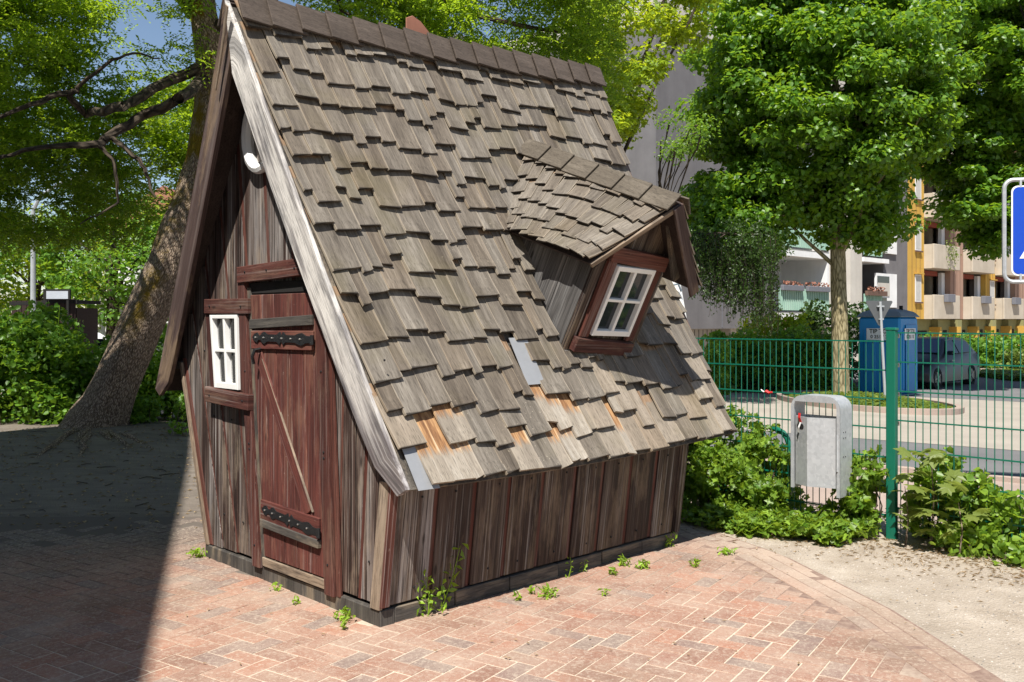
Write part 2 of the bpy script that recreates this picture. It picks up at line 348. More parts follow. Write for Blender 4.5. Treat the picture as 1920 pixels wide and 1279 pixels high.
def barkmat(name, a, b, ridged=True, moss=None, sc=9.0):
    t = NT(name); g = t.grain()
    n = t.noise(t.scale(g, (sc, sc, sc * 0.22)), 1.0, 6, 0.65, 0.6)
    vo = t.vor(t.vmath('ADD', t.scale(g, (sc * 1.4, sc * 1.4, sc * 0.35)), t.scale(t.noise(t.scale(g, (5, 5, 2)), 1, 3), (0.8, 0.8, 0.8))), 1.0, 'DISTANCE_TO_EDGE')
    f = t.math('ADD', t.math('MULTIPLY', n, 0.6), t.math('MULTIPLY', t.ramp(vo, [(0.0, 0.0), (0.25, 1.0)]), 0.45))
    c = t.ramp(f, [(0.25, tuple(x * 0.35 for x in a)), (0.5, a), (0.8, b)])
    if moss:
        m = t.ramp(t.noise(t.pos(), 2.4, 5, 0.65), [(0.48, 0.0), (0.6, 1.0)])
        sep = t.node('ShaderNodeSeparateXYZ'); t.set(sep.inputs[0], t.pos())
        hi = t.ramp(t.math('MULTIPLY', sep.outputs[2], 0.3), [(0.3, 0.0), (0.5, 1.0)])
        nx = t.node('ShaderNodeSeparateXYZ'); t.set(nx.inputs[0], t.node('ShaderNodeNewGeometry').outputs['Normal'])
        up = t.ramp(nx.outputs[0], [(0.3, 1.0), (0.55, 0.0)])
        c = t.mix(t.math('MULTIPLY', t.math('MULTIPLY', m, hi), up), c, moss)
    t.bump(f, 0.9 if ridged else 0.4, 0.03)
    return t.fin(c, 0.9, 0, 0.2)
M['bark'] = barkmat('ridged_bark', (0.2, 0.145, 0.105), (0.42, 0.33, 0.25), True, (0.17, 0.115, 0.01), 44)
M['bark_pale'] = barkmat('pale_smooth_bark', (0.24, 0.2, 0.11), (0.36, 0.31, 0.19), False, None, 12)
M['bark_dark'] = barkmat('dark_bark', (0.05, 0.038, 0.028), (0.09, 0.07, 0.05), True, None, 10)
M['blue'] = simple('toilet_blue_plastic', (0.008, 0.23, 0.55), 0.4, 0, 0.06, 3)
M['greyroof'] = simple('grey_plastic_roof', (0.17, 0.21, 0.25), 0.5)
M['signgrey'] = simple('grey_sign_back', (0.12, 0.125, 0.13), 0.5, 0.3)
M['signblue'] = simple('traffic_blue', (0.005, 0.055, 0.44), 0.35, 0, 0.06)
M['signwhite'] = simple('sign_white', (0.8, 0.8, 0.8), 0.4, 0, 0.03)
M['signblack'] = simple('sign_black', (0.015, 0.015, 0.015), 0.5)
M['alu'] = simple('dull_aluminium', (0.5, 0.52, 0.54), 0.4, 0.4)
# ------------------------------------------------------------------ ground
H0 = Vector((-0.644, 4.5, 0)); U = Vector((-0.6946, 0.7194, 0)); V = Vector((0.7194, 0.6946, 0))
HANG = math.atan2(V.y, V.x)
FP = Vector((2.60, 6.30, 0))          # foot of the fence post; the fence runs along U
RN = Vector((0.607, 0.795, 0))        # across the road
def gz(x, y):
    dn = x * RN.x + y * RN.y
    z = -0.45 * sstep(7.5, 26, dn)
    if x < -1: z *= 1 - sstep(-1, -3, x) if False else max(0.0, 1 + (x + 1) / 3)
    r = math.hypot(x + 5.2, y - 11.6)
    z += 0.16 * math.exp(-(r / 1.6) ** 2)
    return z

def sheet(name, xs, ys, mat, dz=0.0, fn=None):
    vs = []; fs = []
    for y in ys:
        for x in xs:
            vs.append((x, y, (fn or gz)(x, y) + dz))
    n = len(xs)
    for j in range(len(ys) - 1):
        for i in range(n - 1):
            fs.append((j * n + i, j * n + i + 1, (j + 1) * n + i + 1, (j + 1) * n + i))
    me = bpy.data.meshes.new(name); me.from_pydata(vs, [], fs); me.materials.append(mat); me.shade_smooth()
    return link(name, me)

t = NT('gravelly_dirt'); p = t.pos()
big = t.noise(p, 0.9, 5, 0.6); mid = t.noise(p, 5, 5, 0.6); fine = t.noise(p, 90, 4, 0.7); peb = t.vor(p, 70)
c = t.ramp(t.math('ADD', t.math('MULTIPLY', mid, 0.5), t.math('MULTIPLY', fine, 0.5)), [(0.3, (0.24, 0.19, 0.14)), (0.5, (0.39, 0.33, 0.265)), (0.7, (0.53, 0.465, 0.39))])
c = t.mix(t.ramp(big, [(0.42, 0.0), (0.6, 0.45)]), c, (0.27, 0.225, 0.18))
sep = t.node('ShaderNodeSeparateXYZ'); t.set(sep.inputs[0], p)
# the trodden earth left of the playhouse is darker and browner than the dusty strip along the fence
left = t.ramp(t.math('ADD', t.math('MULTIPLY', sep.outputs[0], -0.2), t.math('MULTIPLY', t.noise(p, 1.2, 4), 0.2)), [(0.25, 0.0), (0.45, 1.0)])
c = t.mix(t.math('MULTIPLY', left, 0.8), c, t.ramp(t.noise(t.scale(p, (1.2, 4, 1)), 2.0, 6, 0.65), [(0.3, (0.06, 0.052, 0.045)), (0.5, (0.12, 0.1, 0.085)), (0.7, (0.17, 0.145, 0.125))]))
# far ground under the trees and hedges is plain soil
dn = t.math('ADD', t.math('MULTIPLY', sep.outputs[0], 0.7194), t.math('MULTIPLY', sep.outputs[1], 0.6946))
far = t.ramp(t.math('SUBTRACT', dn, 6.25), [(0.0, 0.0), (0.5, 1.0)])
c = t.mix(t.math('MULTIPLY', far, 0.35), c, (0.24, 0.18, 0.14))
t.bump(t.math('ADD', t.math('MULTIPLY', fine, 0.5), t.math('ADD', t.math('MULTIPLY', peb, 0.5), t.math('MULTIPLY', mid, 0.8))), 0.6, 0.02)
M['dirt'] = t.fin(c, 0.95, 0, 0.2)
xs = [-300, -120, -60, -30, -16] + [-12 + 0.5 * i for i in range(60)] + [20, 24, 30, 40, 60, 120, 300]
ys = [-60, -30, -10, 0] + [1 + 0.5 * i for i in range(70)] + [38, 45, 60, 90, 160, 400]
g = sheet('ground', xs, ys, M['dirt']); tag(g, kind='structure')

def road_strip(name, lo, hi, a0, a1, mat, dz, rag=0.0, ext=60):
    """strip across RN from lo to hi, along its perpendicular from a0 to a1, draped on the ground"""
    T = Vector((-RN.y, RN.x, 0)); vs = []; fs = []
    na = ext; nb = 12
    for i in range(na + 1):
        a = lerp(a0, a1, i / na)
        for j in range(nb + 1):
            b = lerp(lo, hi, j / nb) + (rag * math.sin(a * 1.7) * (1 if j in (0, nb) else 0))
            q = RN * b + T * a
            vs.append((q.x, q.y, gz(q.x, q.y) + dz))
    for i in range(na):
        for j in range(nb):
            k = i * (nb + 1) + j
            fs.append((k, k + 1, k + nb + 2, k + nb + 1))
    me = bpy.data.meshes.new(name); me.from_pydata(vs, [], fs); me.materials.append(mat); me.shade_smooth()
    return tag(link(name, me), kind='structure')
def asphalt(name, lo, hi):
    t = NT(name); p = t.pos(); f = t.noise(p, 120, 3, 0.7); b = t.noise(t.scale(p, (1, 1, 1)), 0.8, 5, 0.6)
    c = t.ramp(t.math('ADD', t.math('MULTIPLY', f, 0.45), t.math('MULTIPLY', b, 0.55)), [(0.3, lo), (0.7, hi)])
    t.bump(f, 0.3, 0.01)
    return t.fin(c, 0.9, 0, 0.2)
M['asphalt'] = asphalt('grey_asphalt', (0.105, 0.105, 0.108), (0.19, 0.185, 0.185))
M['apron'] = asphalt('sandy_worn_asphalt', (0.27, 0.24, 0.205), (0.4, 0.355, 0.3))
M['pavers'] = asphalt('pinkish_pavement', (0.26, 0.2, 0.17), (0.42, 0.33, 0.28))
road_strip('pavement', 7.3, 9.6, -60, 22, M['pavers'], 0.006)
road_strip('road', 9.72, 12.5, -70, 26, M['asphalt'], 0.006)
road_strip('side_street', 12.5, 24.5, -60, 14, M['apron'], 0.010)
road_strip('far_street', 24.5, 36, -60, 12, M['asphalt'], 0.014)
mb = MB(); T_ = Vector((-RN.y, RN.x, 0))
for lo, nm in ((9.6, 'kerb'),):
    for k in range(-40, 14):
        a = RN * lo + T_ * (k * 1.0); b = RN * lo + T_ * (k * 1.0 + 0.985)
        z0 = gz(a.x, a.y); n = RN * 0.12
        A = [a + Vector((0, 0, z0 - .1)), a + n + Vector((0, 0, z0 - .1)), a + n + Vector((0, 0, z0 + .05)), a + Vector((0, 0, z0 + .06))]
        B = [q + (b - a) for q in A]
        mb.hexa(A, B)
tag(mb.build('kerb', M['pavers'], bevel=0.008), kind='structure')

# ------------------------------------------------------------------ herringbone brick paving
t = NT('red_paving_brick'); p = t.pos(); r = t.rand(); g_ = t.grain()
c = t.ramp(r, [(0.0, (0.21, 0.115, 0.08)), (0.3, (0.275, 0.145, 0.098)), (0.62, (0.315, 0.18, 0.125)), (0.82, (0.34, 0.155, 0.095)), (0.88, (0.2, 0.145, 0.122)), (1.0, (0.165, 0.138, 0.122))])
c = t.mix(t.math('MULTIPLY', t.noise(p, 14, 5, 0.65), 0.5), c, (0.33, 0.2, 0.16))
dust = t.ramp(t.noise(p, 2.3, 6, 0.65), [(0.42, 0.0), (0.7, 0.6)])
sep = t.node('ShaderNodeSeparateXYZ'); t.set(sep.inputs[0], p)
ed = t.math('ADD', t.math('MULTIPLY', sep.outputs[0], 0.965), t.math('MULTIPLY', sep.outputs[1], 0.262))
edge = t.ramp(t.math('SUBTRACT', ed, 2.55), [(0.0, 0.0), (0.5, 0.85)])
c = t.mix(t.math('MAXIMUM', dust, edge), c, (0.42, 0.33, 0.26))
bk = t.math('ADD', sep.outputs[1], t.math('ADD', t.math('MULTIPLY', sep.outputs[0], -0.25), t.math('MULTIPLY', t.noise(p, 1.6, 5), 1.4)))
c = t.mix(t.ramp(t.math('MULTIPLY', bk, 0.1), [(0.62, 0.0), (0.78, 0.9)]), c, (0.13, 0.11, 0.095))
sp = t.ramp(t.noise(p, 160, 2, 0.6), [(0.62, 0.0), (0.68, 1.0)])
c = t.mix(t.math('MULTIPLY', sp, 0.6), c, (0.5, 0.43, 0.36))
gr = t.ramp(t.noise(p, 0.75, 5, 0.6), [(0.5, 0.0), (0.66, 0.55)])
c = t.mix(gr, c, (0.17, 0.115, 0.08))
mo = t.ramp(t.noise(p, 48, 5, 0.75), [(0.5, 0.0), (0.64, 0.6)])
c = t.mix(mo, c, (0.46, 0.38, 0.3))
dk = t.ramp(t.noise(p, 80, 4, 0.7), [(0.32, 1.0), (0.42, 0.0)])
c = t.mix(t.math('MULTIPLY', dk, 0.5), c, (0.1, 0.055, 0.04))
t.bump(t.math('ADD', t.noise(p, 130, 3, 0.6), t.math('MULTIPLY', t.noise(p, 22, 3), 0.5)), 0.35, 0.004)
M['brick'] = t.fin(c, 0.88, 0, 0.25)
t = NT('joint_sand'); p = t.pos()
c = t.ramp(t.noise(p, 60, 5, 0.7), [(0.3, (0.38, 0.3, 0.23)), (0.5, (0.53, 0.44, 0.34)), (0.7, (0.63, 0.54, 0.43))])
sep = t.node('ShaderNodeSeparateXYZ'); t.set(sep.inputs[0], p)
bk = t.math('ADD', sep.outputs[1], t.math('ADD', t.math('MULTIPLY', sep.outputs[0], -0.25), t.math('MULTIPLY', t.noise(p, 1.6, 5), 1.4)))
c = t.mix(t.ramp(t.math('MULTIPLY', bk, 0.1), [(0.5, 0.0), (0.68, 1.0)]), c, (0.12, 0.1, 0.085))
ed = t.math('ADD', t.math('MULTIPLY', sep.outputs[0], 0.965), t.math('MULTIPLY', sep.outputs[1], 0.262))
c = t.mix(t.ramp(t.math('SUBTRACT', ed, 2.45), [(0.0, 0.0), (0.3, 1.0)]), c, t.ramp(t.noise(p, 25, 5, .65), [(.35, (.19, .125, .1)), (.65, (.29, .21, .165))]))
t.bump(t.noise(p, 150, 3), 0.4, 0.004)
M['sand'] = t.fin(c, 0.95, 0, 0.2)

EDGE = [(2.12, 2.2), (2.03, 3.81), (1.953, 4.755), (1.72, 5.85), (1.45, 6.45), (1.2, 7.2)]
def edge_x(y):
    for (x0, y0), (x1, y1) in zip(EDGE, EDGE[1:]):
        if y0 <= y <= y1: return lerp(x0, x1, (y - y0) / (y1 - y0))
    return EDGE[0][0] if y < EDGE[0][1] else EDGE[-1][0]
def left_far(x):   # back border of the paving, left of the playhouse
    return 6.75 + 0.25 * math.sin(x * 2.1) + 0.1 * math.sin(x * 7)
paving = tag(empty('paving', (0, 2.8, 0)), kind='structure')
mb = MB(); vs = []; ys_ = [0.5 + 0.25 * i for i in range(27)]
for y in ys_:
    vs += [(-5.0, y, 0.004), (edge_x(max(2.2, y)) + 0.01, y, 0.004)]
fs = [(2 * i, 2 * i + 1, 2 * i + 3, 2 * i + 2) for i in range(len(ys_) - 1)]
me = bpy.data.meshes.new('joint_sand'); me.from_pydata([(x, y - 2.8, z) for x, y, z in vs], [], fs); me.materials.append(M['sand'])
tag(link('joint_sand', me, paving), kind='stuff')
A_ = Vector((0.5478, 0.8366, 0)); B_ = Vector((0.8366, -0.5478, 0)); bang = math.atan2(A_.y, A_.x)
def brick_mb(l=0.1835, w_=0.0885, top=0.0062):
    b = MB(); x, y = l / 2, w_ / 2; c = 0.002
    vs = [(-x, -y, -0.04), (x, -y, -0.04), (x, y, -0.04), (-x, y, -0.04), (-x, -y, top - c), (x, -y, top - c), (x, y, top - c), (-x, y, top - c),
          (-x + c, -y + c, top), (x - c, -y + c, top), (x - c, y - c, top), (-x + c, y - c, top)]
    fs = [(8, 9, 10, 11)] + [(i, (i + 1) % 4, 4 + (i + 1) % 4, 4 + i) for i in range(4)] + [(4 + i, 4 + (i + 1) % 4, 8 + (i + 1) % 4, 8 + i) for i in range(4)]
    return b.add(vs, fs)
bmesh_brick = brick_mb().mesh('brick', M['brick'])
halves = []
org = Vector((0.392, 4.239, 0)); cells = []
house_s0, house_s1, house_t0, house_t1 = 0.03, 1.80, 0.03, 2.36
for i in range(-70, 70):
    for j in range(-70, 70):
        k = (i - j) % 4
        if k == 0: cx, cy, ra = i + 1.0, j + 0.5, bang
        elif k == 3: cx, cy, ra = i + 0.5, j + 1.0, bang + PI / 2
        else: continue
        q = org + A_ * (cx * 0.095) - B_ * (cy * 0.095) * -1
        x, y = q.x, q.y
        if y < 2.6 or y > 7.3 or x < -4.2: continue
        half = None
        if x > edge_x(y) - 0.335:
            dv = Vector((math.cos(ra), math.sin(ra), 0)) * .0475
            ok = [q + s_ * dv for s_ in (-1, 1) if (q + s_ * dv).x < edge_x((q + s_ * dv).y) - .345]
            if not ok: continue
            halves.append((ok[0].x, ok[0].y, ra)); continue
        if x < 0 and y > left_far(x): continue
        if x < 0 and random.random() < (y - left_far(x) + .6) * .8: continue
        r_ = q - H0; s_, t_ = r_.dot(U), r_.dot(V)
        if house_s0 < s_ < house_s1 and house_t0 < t_ < house_t1: continue
        if s_ > 0 and t_ > 2: continue
        if s_ > 1.9 and t_ > 1.2: continue
        cells.append((x, y, ra, 0.0))
# the border courses along the dusty edge: stretchers laid along the edge
for (x0, y0), (x1, y1) in zip(EDGE, EDGE[1:]):
    d = Vector((x1 - x0, y1 - y0, 0)); L = d.length; d.normalize(); nrm = Vector((-d.y, d.x, 0))
    a = math.atan2(d.y, d.x)
    for row in range(3):
        n = int(L / 0.19 + 0.5)
        for k in range(n):
            q = Vector((x0, y0, 0)) + d * ((k + 0.5 + 0.25 * row) * L / n) + nrm * (0.05 + 0.096 * row)
            cells.append((q.x, q.y, a, (-.001, -.0005, 0)[row] + rnd(-.0008, .0008)))
def vis(c):
    x, y = c[:2]; px = 960 + F * x / y; py = HOR + F * EYE / y
    hid = 0
    r_ = Vector((x, y, 0)) - H0
    if px < -30 or px > 1950 or py > 1310: hid = 50
    if r_.dot(V) > 2.4 or (r_.dot(U) > 1.83 and r_.dot(V) > 0.5): hid += 20
    if px < 320: hid += 1.2
    return y + hid
cells.sort(key=vis)
for x, y, a, dz in cells[:300]:
    o = link('brick', bmesh_brick, paving, (x, y - 2.8, dz + rnd(-0.0012, 0.0018)), (rnd(-.009, .009), rnd(-.006, .006), a + rnd(-.008, .008)))
    if random.random() < 0.5: o.rotation_euler.z += PI
rest = MB()
src_v = [Vector(v.co) for v in bmesh_brick.vertices]; src_f = [tuple(p.vertices) for p in bmesh_brick.polygons]
for x, y, a, dz in cells[300:]:
    R = Matrix.Rotation(a + rnd(-.008, .008), 3, 'Z') @ Matrix.Rotation(rnd(-.009, .009), 3, 'X')
    rest.add([R @ v + Vector((x, y - 2.8, dz + rnd(-0.0016, 0.0016))) for v in src_v], src_f)
hb = brick_mb(.0885, .0885); hv = [Vector(v) for v in hb.v]
for x, y, a in halves:
    R = Matrix.Rotation(a, 3, 'Z'); rest.add([R @ v + Vector((x, y - 2.8, rnd(-0.0016, 0.0016))) for v in hv], hb.f)
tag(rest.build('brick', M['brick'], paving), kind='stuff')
print('bricks', len(cells))
# dusty fines swept over the paving near the corner of the house and along its border
# ------------------------------------------------------------------ playhouse, local axes: x = t (length), y = s (across the gable), z
house = empty('playhouse', H0, HANG)
tag(house, 'crooked wooden playhouse with steep shingle roof, red door and tilted dormer on brick paving', 'playhouse')
def L(s, z, o): return (-o, s, z)            # point on the gable plane, o = how far it stands proud
ZR0, SR = 3.25, 1.04
def roofR_k(k): return (SR - 1.30 * k + 0.055 * math.sin(PI * k), ZR0 - 2.545 * k)
def roofL_k(k): return (SR + 1.42 * k + 0.01 * math.sin(PI * k), ZR0 - 2.22 * k)
def roofR_s(z):
    k = (ZR0 - z) / 2.545; return SR - 1.30 * k + 0.055 * math.sin(PI * min(1, max(0, k)))
def roofL_s(z):
    k = (ZR0 - z) / 2.22; return SR + 1.42 * k + 0.01 * math.sin(PI * min(1, max(0, k)))
def tR(k, f):          # f 0..1 from the front rake to the rear rake
    return lerp(lerp(-0.265, -0.02, k ** 0.8), lerp(2.80, 2.70, k), f)
def zlift(k, f): return lerp(lerp(0.0, 0.175, f), lerp(0.0, 0.035, f), k) - 0.03 * math.sin(PI * f) * (0.6 + 0.4 * k)
def RP(k, f):
    s, z = roofR_k(k); return Vector((tR(k, f), s, z + zlift(k, f)))
def LP(k, f):
    s, z = roofL_k(k); return Vector((lerp(lerp(-0.265, -0.045, k ** .75), lerp(2.80, 2.75, k), f), s, z + zlift(k, f)))
def sL(z): return 1.815 + 0.335 * (z - 0.1)
def sR_(z): return 0.0 - 0.13 * (z - 0.1)

# --- sill beams
mb = MB(); bt = 0.10
mb.box((0.04, 0.915, 0.042), (0.09, 1.87, 0.084))
mb.build('sill_beam', M['sill'], house, bevel=0.005, loc=(-0.01, 0, 0))
mb = MB(); n = 6
for i in range(n):
    a = 0.075 + i * (2.36 / n); b = a + 2.36 / n - 0.006
    mb2 = MB(); mb2.box(((a + b) / 2, 0.03 + rnd(-.004, .004), 0.042), (b - a, 0.1, 0.084 + rnd(-.006, .004)))
    mb2.g = [(y, z, x) for x, y, z in mb2.g]
    mb2.build('sill_beam', M['sill'], house, bevel=0.004)
for o in list(house.children):
    pass

# --- gable boards (fan out with height), red strips show in the gaps
def gable_strip(a0, a1, o0, o1, name, mat, zb=0.1, ztop=9, jit=0.0, bev=0.0):
    rows = []; z = zb; jz = rnd(-jit, jit)
    while z < min(3.4, ztop) + 1e-6:
        A, B = lerp(sR_(z), sL(z), a0), lerp(sR_(z), sL(z), a1)
        lo, hi = max(A, roofR_s(z) + 0.03), min(B, roofL_s(z) - 0.03)
        if lo >= hi - 0.004: break
        rows.append((lo, hi, z + (jz if z == zb else 0)))
        z += 0.06
    if len(rows) < 2: return None
    m = MB(); m.ladder(rows, L, o0, o1)
    return m.build(name, mat, house, bevel=bev)
NB = 10
for i in range(NB):
    a0 = i / NB; a1 = (i + 1) / NB
    g_ = 0.006
    if i == 6: m_ = M['plank']
    gable_strip(a0 + g_, a1 - g_, rnd(-.004, .003) + 0.0, -0.022, 'wall_plank', M['plank'], jit=0.01)
for i in range(1, NB):
    a = i / NB + rnd(-0.004, 0.004)
    gable_strip(a - 0.010, a + 0.010, -0.004, -0.03, 'batten', M['redstrip'])
# dark backing so nothing shows between boards
gable_strip(0.004, 0.996, -0.032, -0.045, 'wall_backing', M['darkwood'], zb=0.06)
# corner boards
def quadstrip(name, mat, pts_lo, pts_hi, thick, par=house, bev=0.003):
    """pts_lo / pts_hi: two polylines; thick: vector"""
    m = MB(); n = len(pts_lo); vs = []; gs = []
    acc = 0
    for i in range(n):
        a, b = Vector(pts_lo[i]), Vector(pts_hi[i])
        if i: acc += (a - Vector(pts_lo[i - 1])).length
        w_ = (b - a).length
        for q, gx, gy in ((a, 0, 0), (b, w_, 0), (b + thick, w_, thick.length), (a + thick, 0, thick.length)):
            vs.append(q); gs.append((gx, gy, acc))
    fs = [(0, 1, 2, 3), tuple(4 * (n - 1) + i for i in (3, 2, 1, 0))]
    for i in range(n - 1):
        b = 4 * i
        for k in range(4):
            k2 = (k + 1) % 4; fs.append((b + k, b + 4 + k, b + 4 + k2, b + k2))
    m.add(vs, fs, gs)
    return m.build(name, mat, par, bevel=bev)
# near corner: pale worn post board on the gable face and a red strip on the side face
quadstrip('corner_board', M['tan'], [(-0.024, sR_(z) - 0.02, z) for z in (0.085, 0.72)], [(-0.024, sR_(z) + 0.055, z) for z in (0.085, 0.72)], Vector((0.024, 0, 0)))
quadstrip('corner_board', M['redstrip'], [(-0.024, sR_(z) - 0.021, z) for z in (0.1, 0.72)], [(0.028, sR_(z) - 0.021, z) for z in (0.1, 0.72)], Vector((0, -0.02, 0)))
quadstrip('corner_board', M['tan'], [(-0.02, sL(z) - 0.005, z) for z in (0.085, 1.22)], [(-0.02, sL(z) + 0.03, z) for z in (0.085, 1.22)], Vector((0.05, 0, 0)))
quadstrip('corner_board', M['redstrip'], [(-0.008, sL(z) - 0.05, z) for z in (0.09, 1.25)], [(-0.008, sL(z) - 0.006, z) for z in (0.09, 1.25)], Vector((0.02, 0, 0)))

# --- long side wall
ns = 9; wlen = 2.39 - 0.05
edges = [0.033]
for i in range(ns): edges.append(edges[-1] + wlen / ns * rnd(0.93, 1.07))
sc_ = (2.385 - 0.033) / (edges[-1] - 0.033); edges = [0.033 + (e - 0.033) * sc_ for e in edges]
for i in range(ns):
    a, b = edges[i] + 0.005, edges[i + 1] - 0.026
    zt = 0.80; off = rnd(-.003, .003); zb = 0.092 + rnd(-.006, .006)
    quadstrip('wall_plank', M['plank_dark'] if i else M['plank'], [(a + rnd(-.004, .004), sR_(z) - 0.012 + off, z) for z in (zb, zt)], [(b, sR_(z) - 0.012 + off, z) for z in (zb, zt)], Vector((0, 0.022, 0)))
    quadstrip('batten', M['redstrip'], [(b - 0.002, sR_(z) - 0.004, z) for z in (zb, zt)], [(edges[i + 1] + 0.007, sR_(z) - 0.004, z) for z in (zb, zt)], Vector((0, 0.02, 0)))
m = MB(); m.hexa([(0.03, sR_(0.06) + .02, .06), (2.38, sR_(.06) + .02, .06), (2.38, sR_(.80) + .02, .80), (0.03, sR_(.80) + .02, .80)], [(0.03, sR_(0.06) + .05, .06), (2.38, sR_(.06) + .05, .06), (2.38, sR_(.80) + .05, .80), (0.03, sR_(.80) + .05, .80)])
m.build('wall_backing', M['darkwood'], house)
quadstrip('corner_board', M['plank_dark'], [(2.36, sR_(z) - 0.036, z) for z in (0.085, 0.78)], [(2.42, sR_(z) - 0.036, z) for z in (0.085, 0.78)], Vector((0, 0.03, 0)))
# far long wall and rear gable
for i in range(9):
    a = 0.03 + i * 0.26
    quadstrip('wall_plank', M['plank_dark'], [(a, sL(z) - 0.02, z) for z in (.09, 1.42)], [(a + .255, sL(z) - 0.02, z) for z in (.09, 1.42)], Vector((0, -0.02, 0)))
for i in range(9):
    rows = []; z = .1
    while z < 3.3:
        A, B = lerp(sR_(z), sL(z), i / 9 + .002), lerp(sR_(z), sL(z), (i + 1) / 9 - .002)
        lo, hi = max(A, roofR_s(z) + .03), min(B, roofL_s(z) - .03)
        if lo >= hi - .004: break
        rows.append((lo, hi, z)); z += .15
    if len(rows) > 1:
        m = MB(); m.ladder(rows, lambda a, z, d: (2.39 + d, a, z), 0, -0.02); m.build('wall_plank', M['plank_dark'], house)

# --- roof decks
def deck(name, fn, th, mat, nk=14, nf=10):
    m = MB(); top = [[fn(i / nk, j / nf) for j in range(nf + 1)] for i in range(nk + 1)]
    vs = []; fs = []
    for i in range(nk + 1):
        for j in range(nf + 1):
            q = top[i][j]; vs.append(q)
    N = len(vs)
    dk = fn(0.55, .5) - fn(0.45, .5); dt = fn(.5, .6) - fn(.5, .4); nn = dt.cross(dk).normalized()
    if nn.z < 0: nn = -nn
    vs += [v - nn * th for v in vs]
    W = nf + 1
    for i in range(nk):
        for j in range(nf):
            a = i * W + j; fs.append((a, a + 1, a + W + 1, a + W)); fs.append((N + a, N + a + W, N + a + W + 1, N + a + 1))
    for j in range(nf):
        fs.append((j, N + j, N + j + 1, j + 1)); a = nk * W + j; fs.append((a, a + 1, N + a + 1, N + a))
    for i in range(nk):
        a = i * W; fs.append((a, a + W, N + a + W, N + a)); a = i * W + nf; fs.append((a, N + a, N + a + W, a + W))
    m.add(vs, fs, [(v[0], v[1], v[2]) for v in vs])
    return m.build(name, mat, house)
deck('roof_deck', RP, 0.022, M['sill'])
deck('roof_deck', LP, 0.022, M['darkwood'])
# barge boards on the front rakes
def barge(side, name, mat, f, proud, wd, k0, k1, th=0.028):
    fn = RP if side > 0 else LP; lo = []; hi = []
    n = 16
    for i in range(n + 1):
        k = lerp(k0, k1, i / n); q = fn(k, f); q2 = fn(min(1, k + .01), f) if k < .99 else q + (q - fn(k - .01, f))
        d = (q2 - q).normalized()
        inward = Vector((0, 1, 0)) if side > 0 else Vector((0, -1, 0))
        nrm = Vector((0, -d.z, d.y)); nrm.normalize()
        if nrm.z > 0: nrm = -nrm
        e = 0
        if i >= n - 2: e = (i - n + 2) * 0.5
        ww = wd * (1 - 0.55 * max(0, (k - 0.93) / 0.07 if k > .93 else 0))
        sg = 1 if f > .5 else -1
        base = q + Vector((sg * proud, 0, 0)) + nrm * (-0.008)
        lw_ = base + nrm * ww; ex_ = (lw_.y - SR) * (1 if side > 0 else -1)
        if ex_ > 0: lw_ = lw_ + d * (ex_ / abs(d.y))
        hi.append(base); lo.append(lw_)
    return quadstrip(name, mat, lo, hi, Vector((th if f < .5 else -th, 0, 0)))
barge(1, 'barge_board', M['whitewood'], 0, 0.03, 0.165, 0.0, 1.0)
barge(-1, 'barge_board', M['bargebrown'], 0, 0.03, 0.175, 0.0, 1.0)
barge(1, 'barge_board', M['bargebrown'], 1, 0.03, 0.15, 0.0, 1.0)
barge(-1, 'barge_board', M['bargebrown'], 1, 0.03, 0.15, 0.0, 1.0)
# a pale torn sliver of wood hanging at the peak of the left barge board
quadstrip('torn_sliver', M['tan'], [LP(.005 + .06 * i, 0) + Vector((-.062, -.105 - .0 * i, -.05)) for i in range(4)], [LP(.005 + .06 * i, 0) + Vector((-.062, -.075 - .008 * i, -.03)) for i in range(4)], Vector((0.008, 0, 0)))
# rafter ends under the left eave
m = MB(); m.box((0.02, 2.24, 1.2), (0.05, 0.14, 0.05)); m.build('rafter_end', M['greywood'], house)

# --- shingles
def shingle_mesh(seed):
    rr = random.Random(seed); m = MB(); nx, ny = 4, 4; LN = 0.42; W = 1.0
    top = []; bot = []
    cup = rr.uniform(-0.003, 0.005); skew = rr.uniform(-.01, .01); curl = rr.uniform(0, .008)
    for j in range(ny + 1):
        y = LN * (j / ny) ** 1.25
        for i in range(nx + 1):
            x = (i / nx - 0.5); yy = y
            if j == 0: yy += skew * x * 2 + rr.uniform(-.001, .001) + (rr.uniform(.0, .003) if i in (0, nx) else 0)
            th = lerp(0.015, 0.003, y / LN)
            zc = cup * (4 * x * x - .5) * (1 - y / LN) + curl * max(0, 1 - y / .08)
            top.append((x, yy, zc + th)); bot.append((x, yy, zc))
    W_ = nx + 1; N = len(top); fs = []
    for j in range(ny):
        for i in range(nx):
            a = j * W_ + i; fs.append((a, a + 1, a + W_ + 1, a + W_))
            if j < 1: fs.append((N + a, N + a + W_, N + a + W_ + 1, N + a + 1))
    for i in range(nx): fs.append((i, N + i, N + i + 1, i + 1))
    for j in range(ny):
        a = j * W_; fs.append((a, a + W_, N + a + W_, N + a)); a += nx; fs.append((a, N + a, N + a + W_, a + W_))
    gs = [(x * 0.12, z, y) for x, y, z in top + bot]
    m.add(top + bot, fs, gs)
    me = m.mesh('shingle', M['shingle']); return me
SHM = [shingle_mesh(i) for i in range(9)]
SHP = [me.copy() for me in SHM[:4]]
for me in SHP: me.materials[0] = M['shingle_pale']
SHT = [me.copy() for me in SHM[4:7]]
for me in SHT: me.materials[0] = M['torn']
def frame(O, X, Y, Z, wx):
    m = Matrix.Identity(4)
    for r in range(3):
        m[r][0] = X[r] * wx; m[r][1] = Y[r]; m[r][2] = Z[r]; m[r][3] = O[r]
    return m
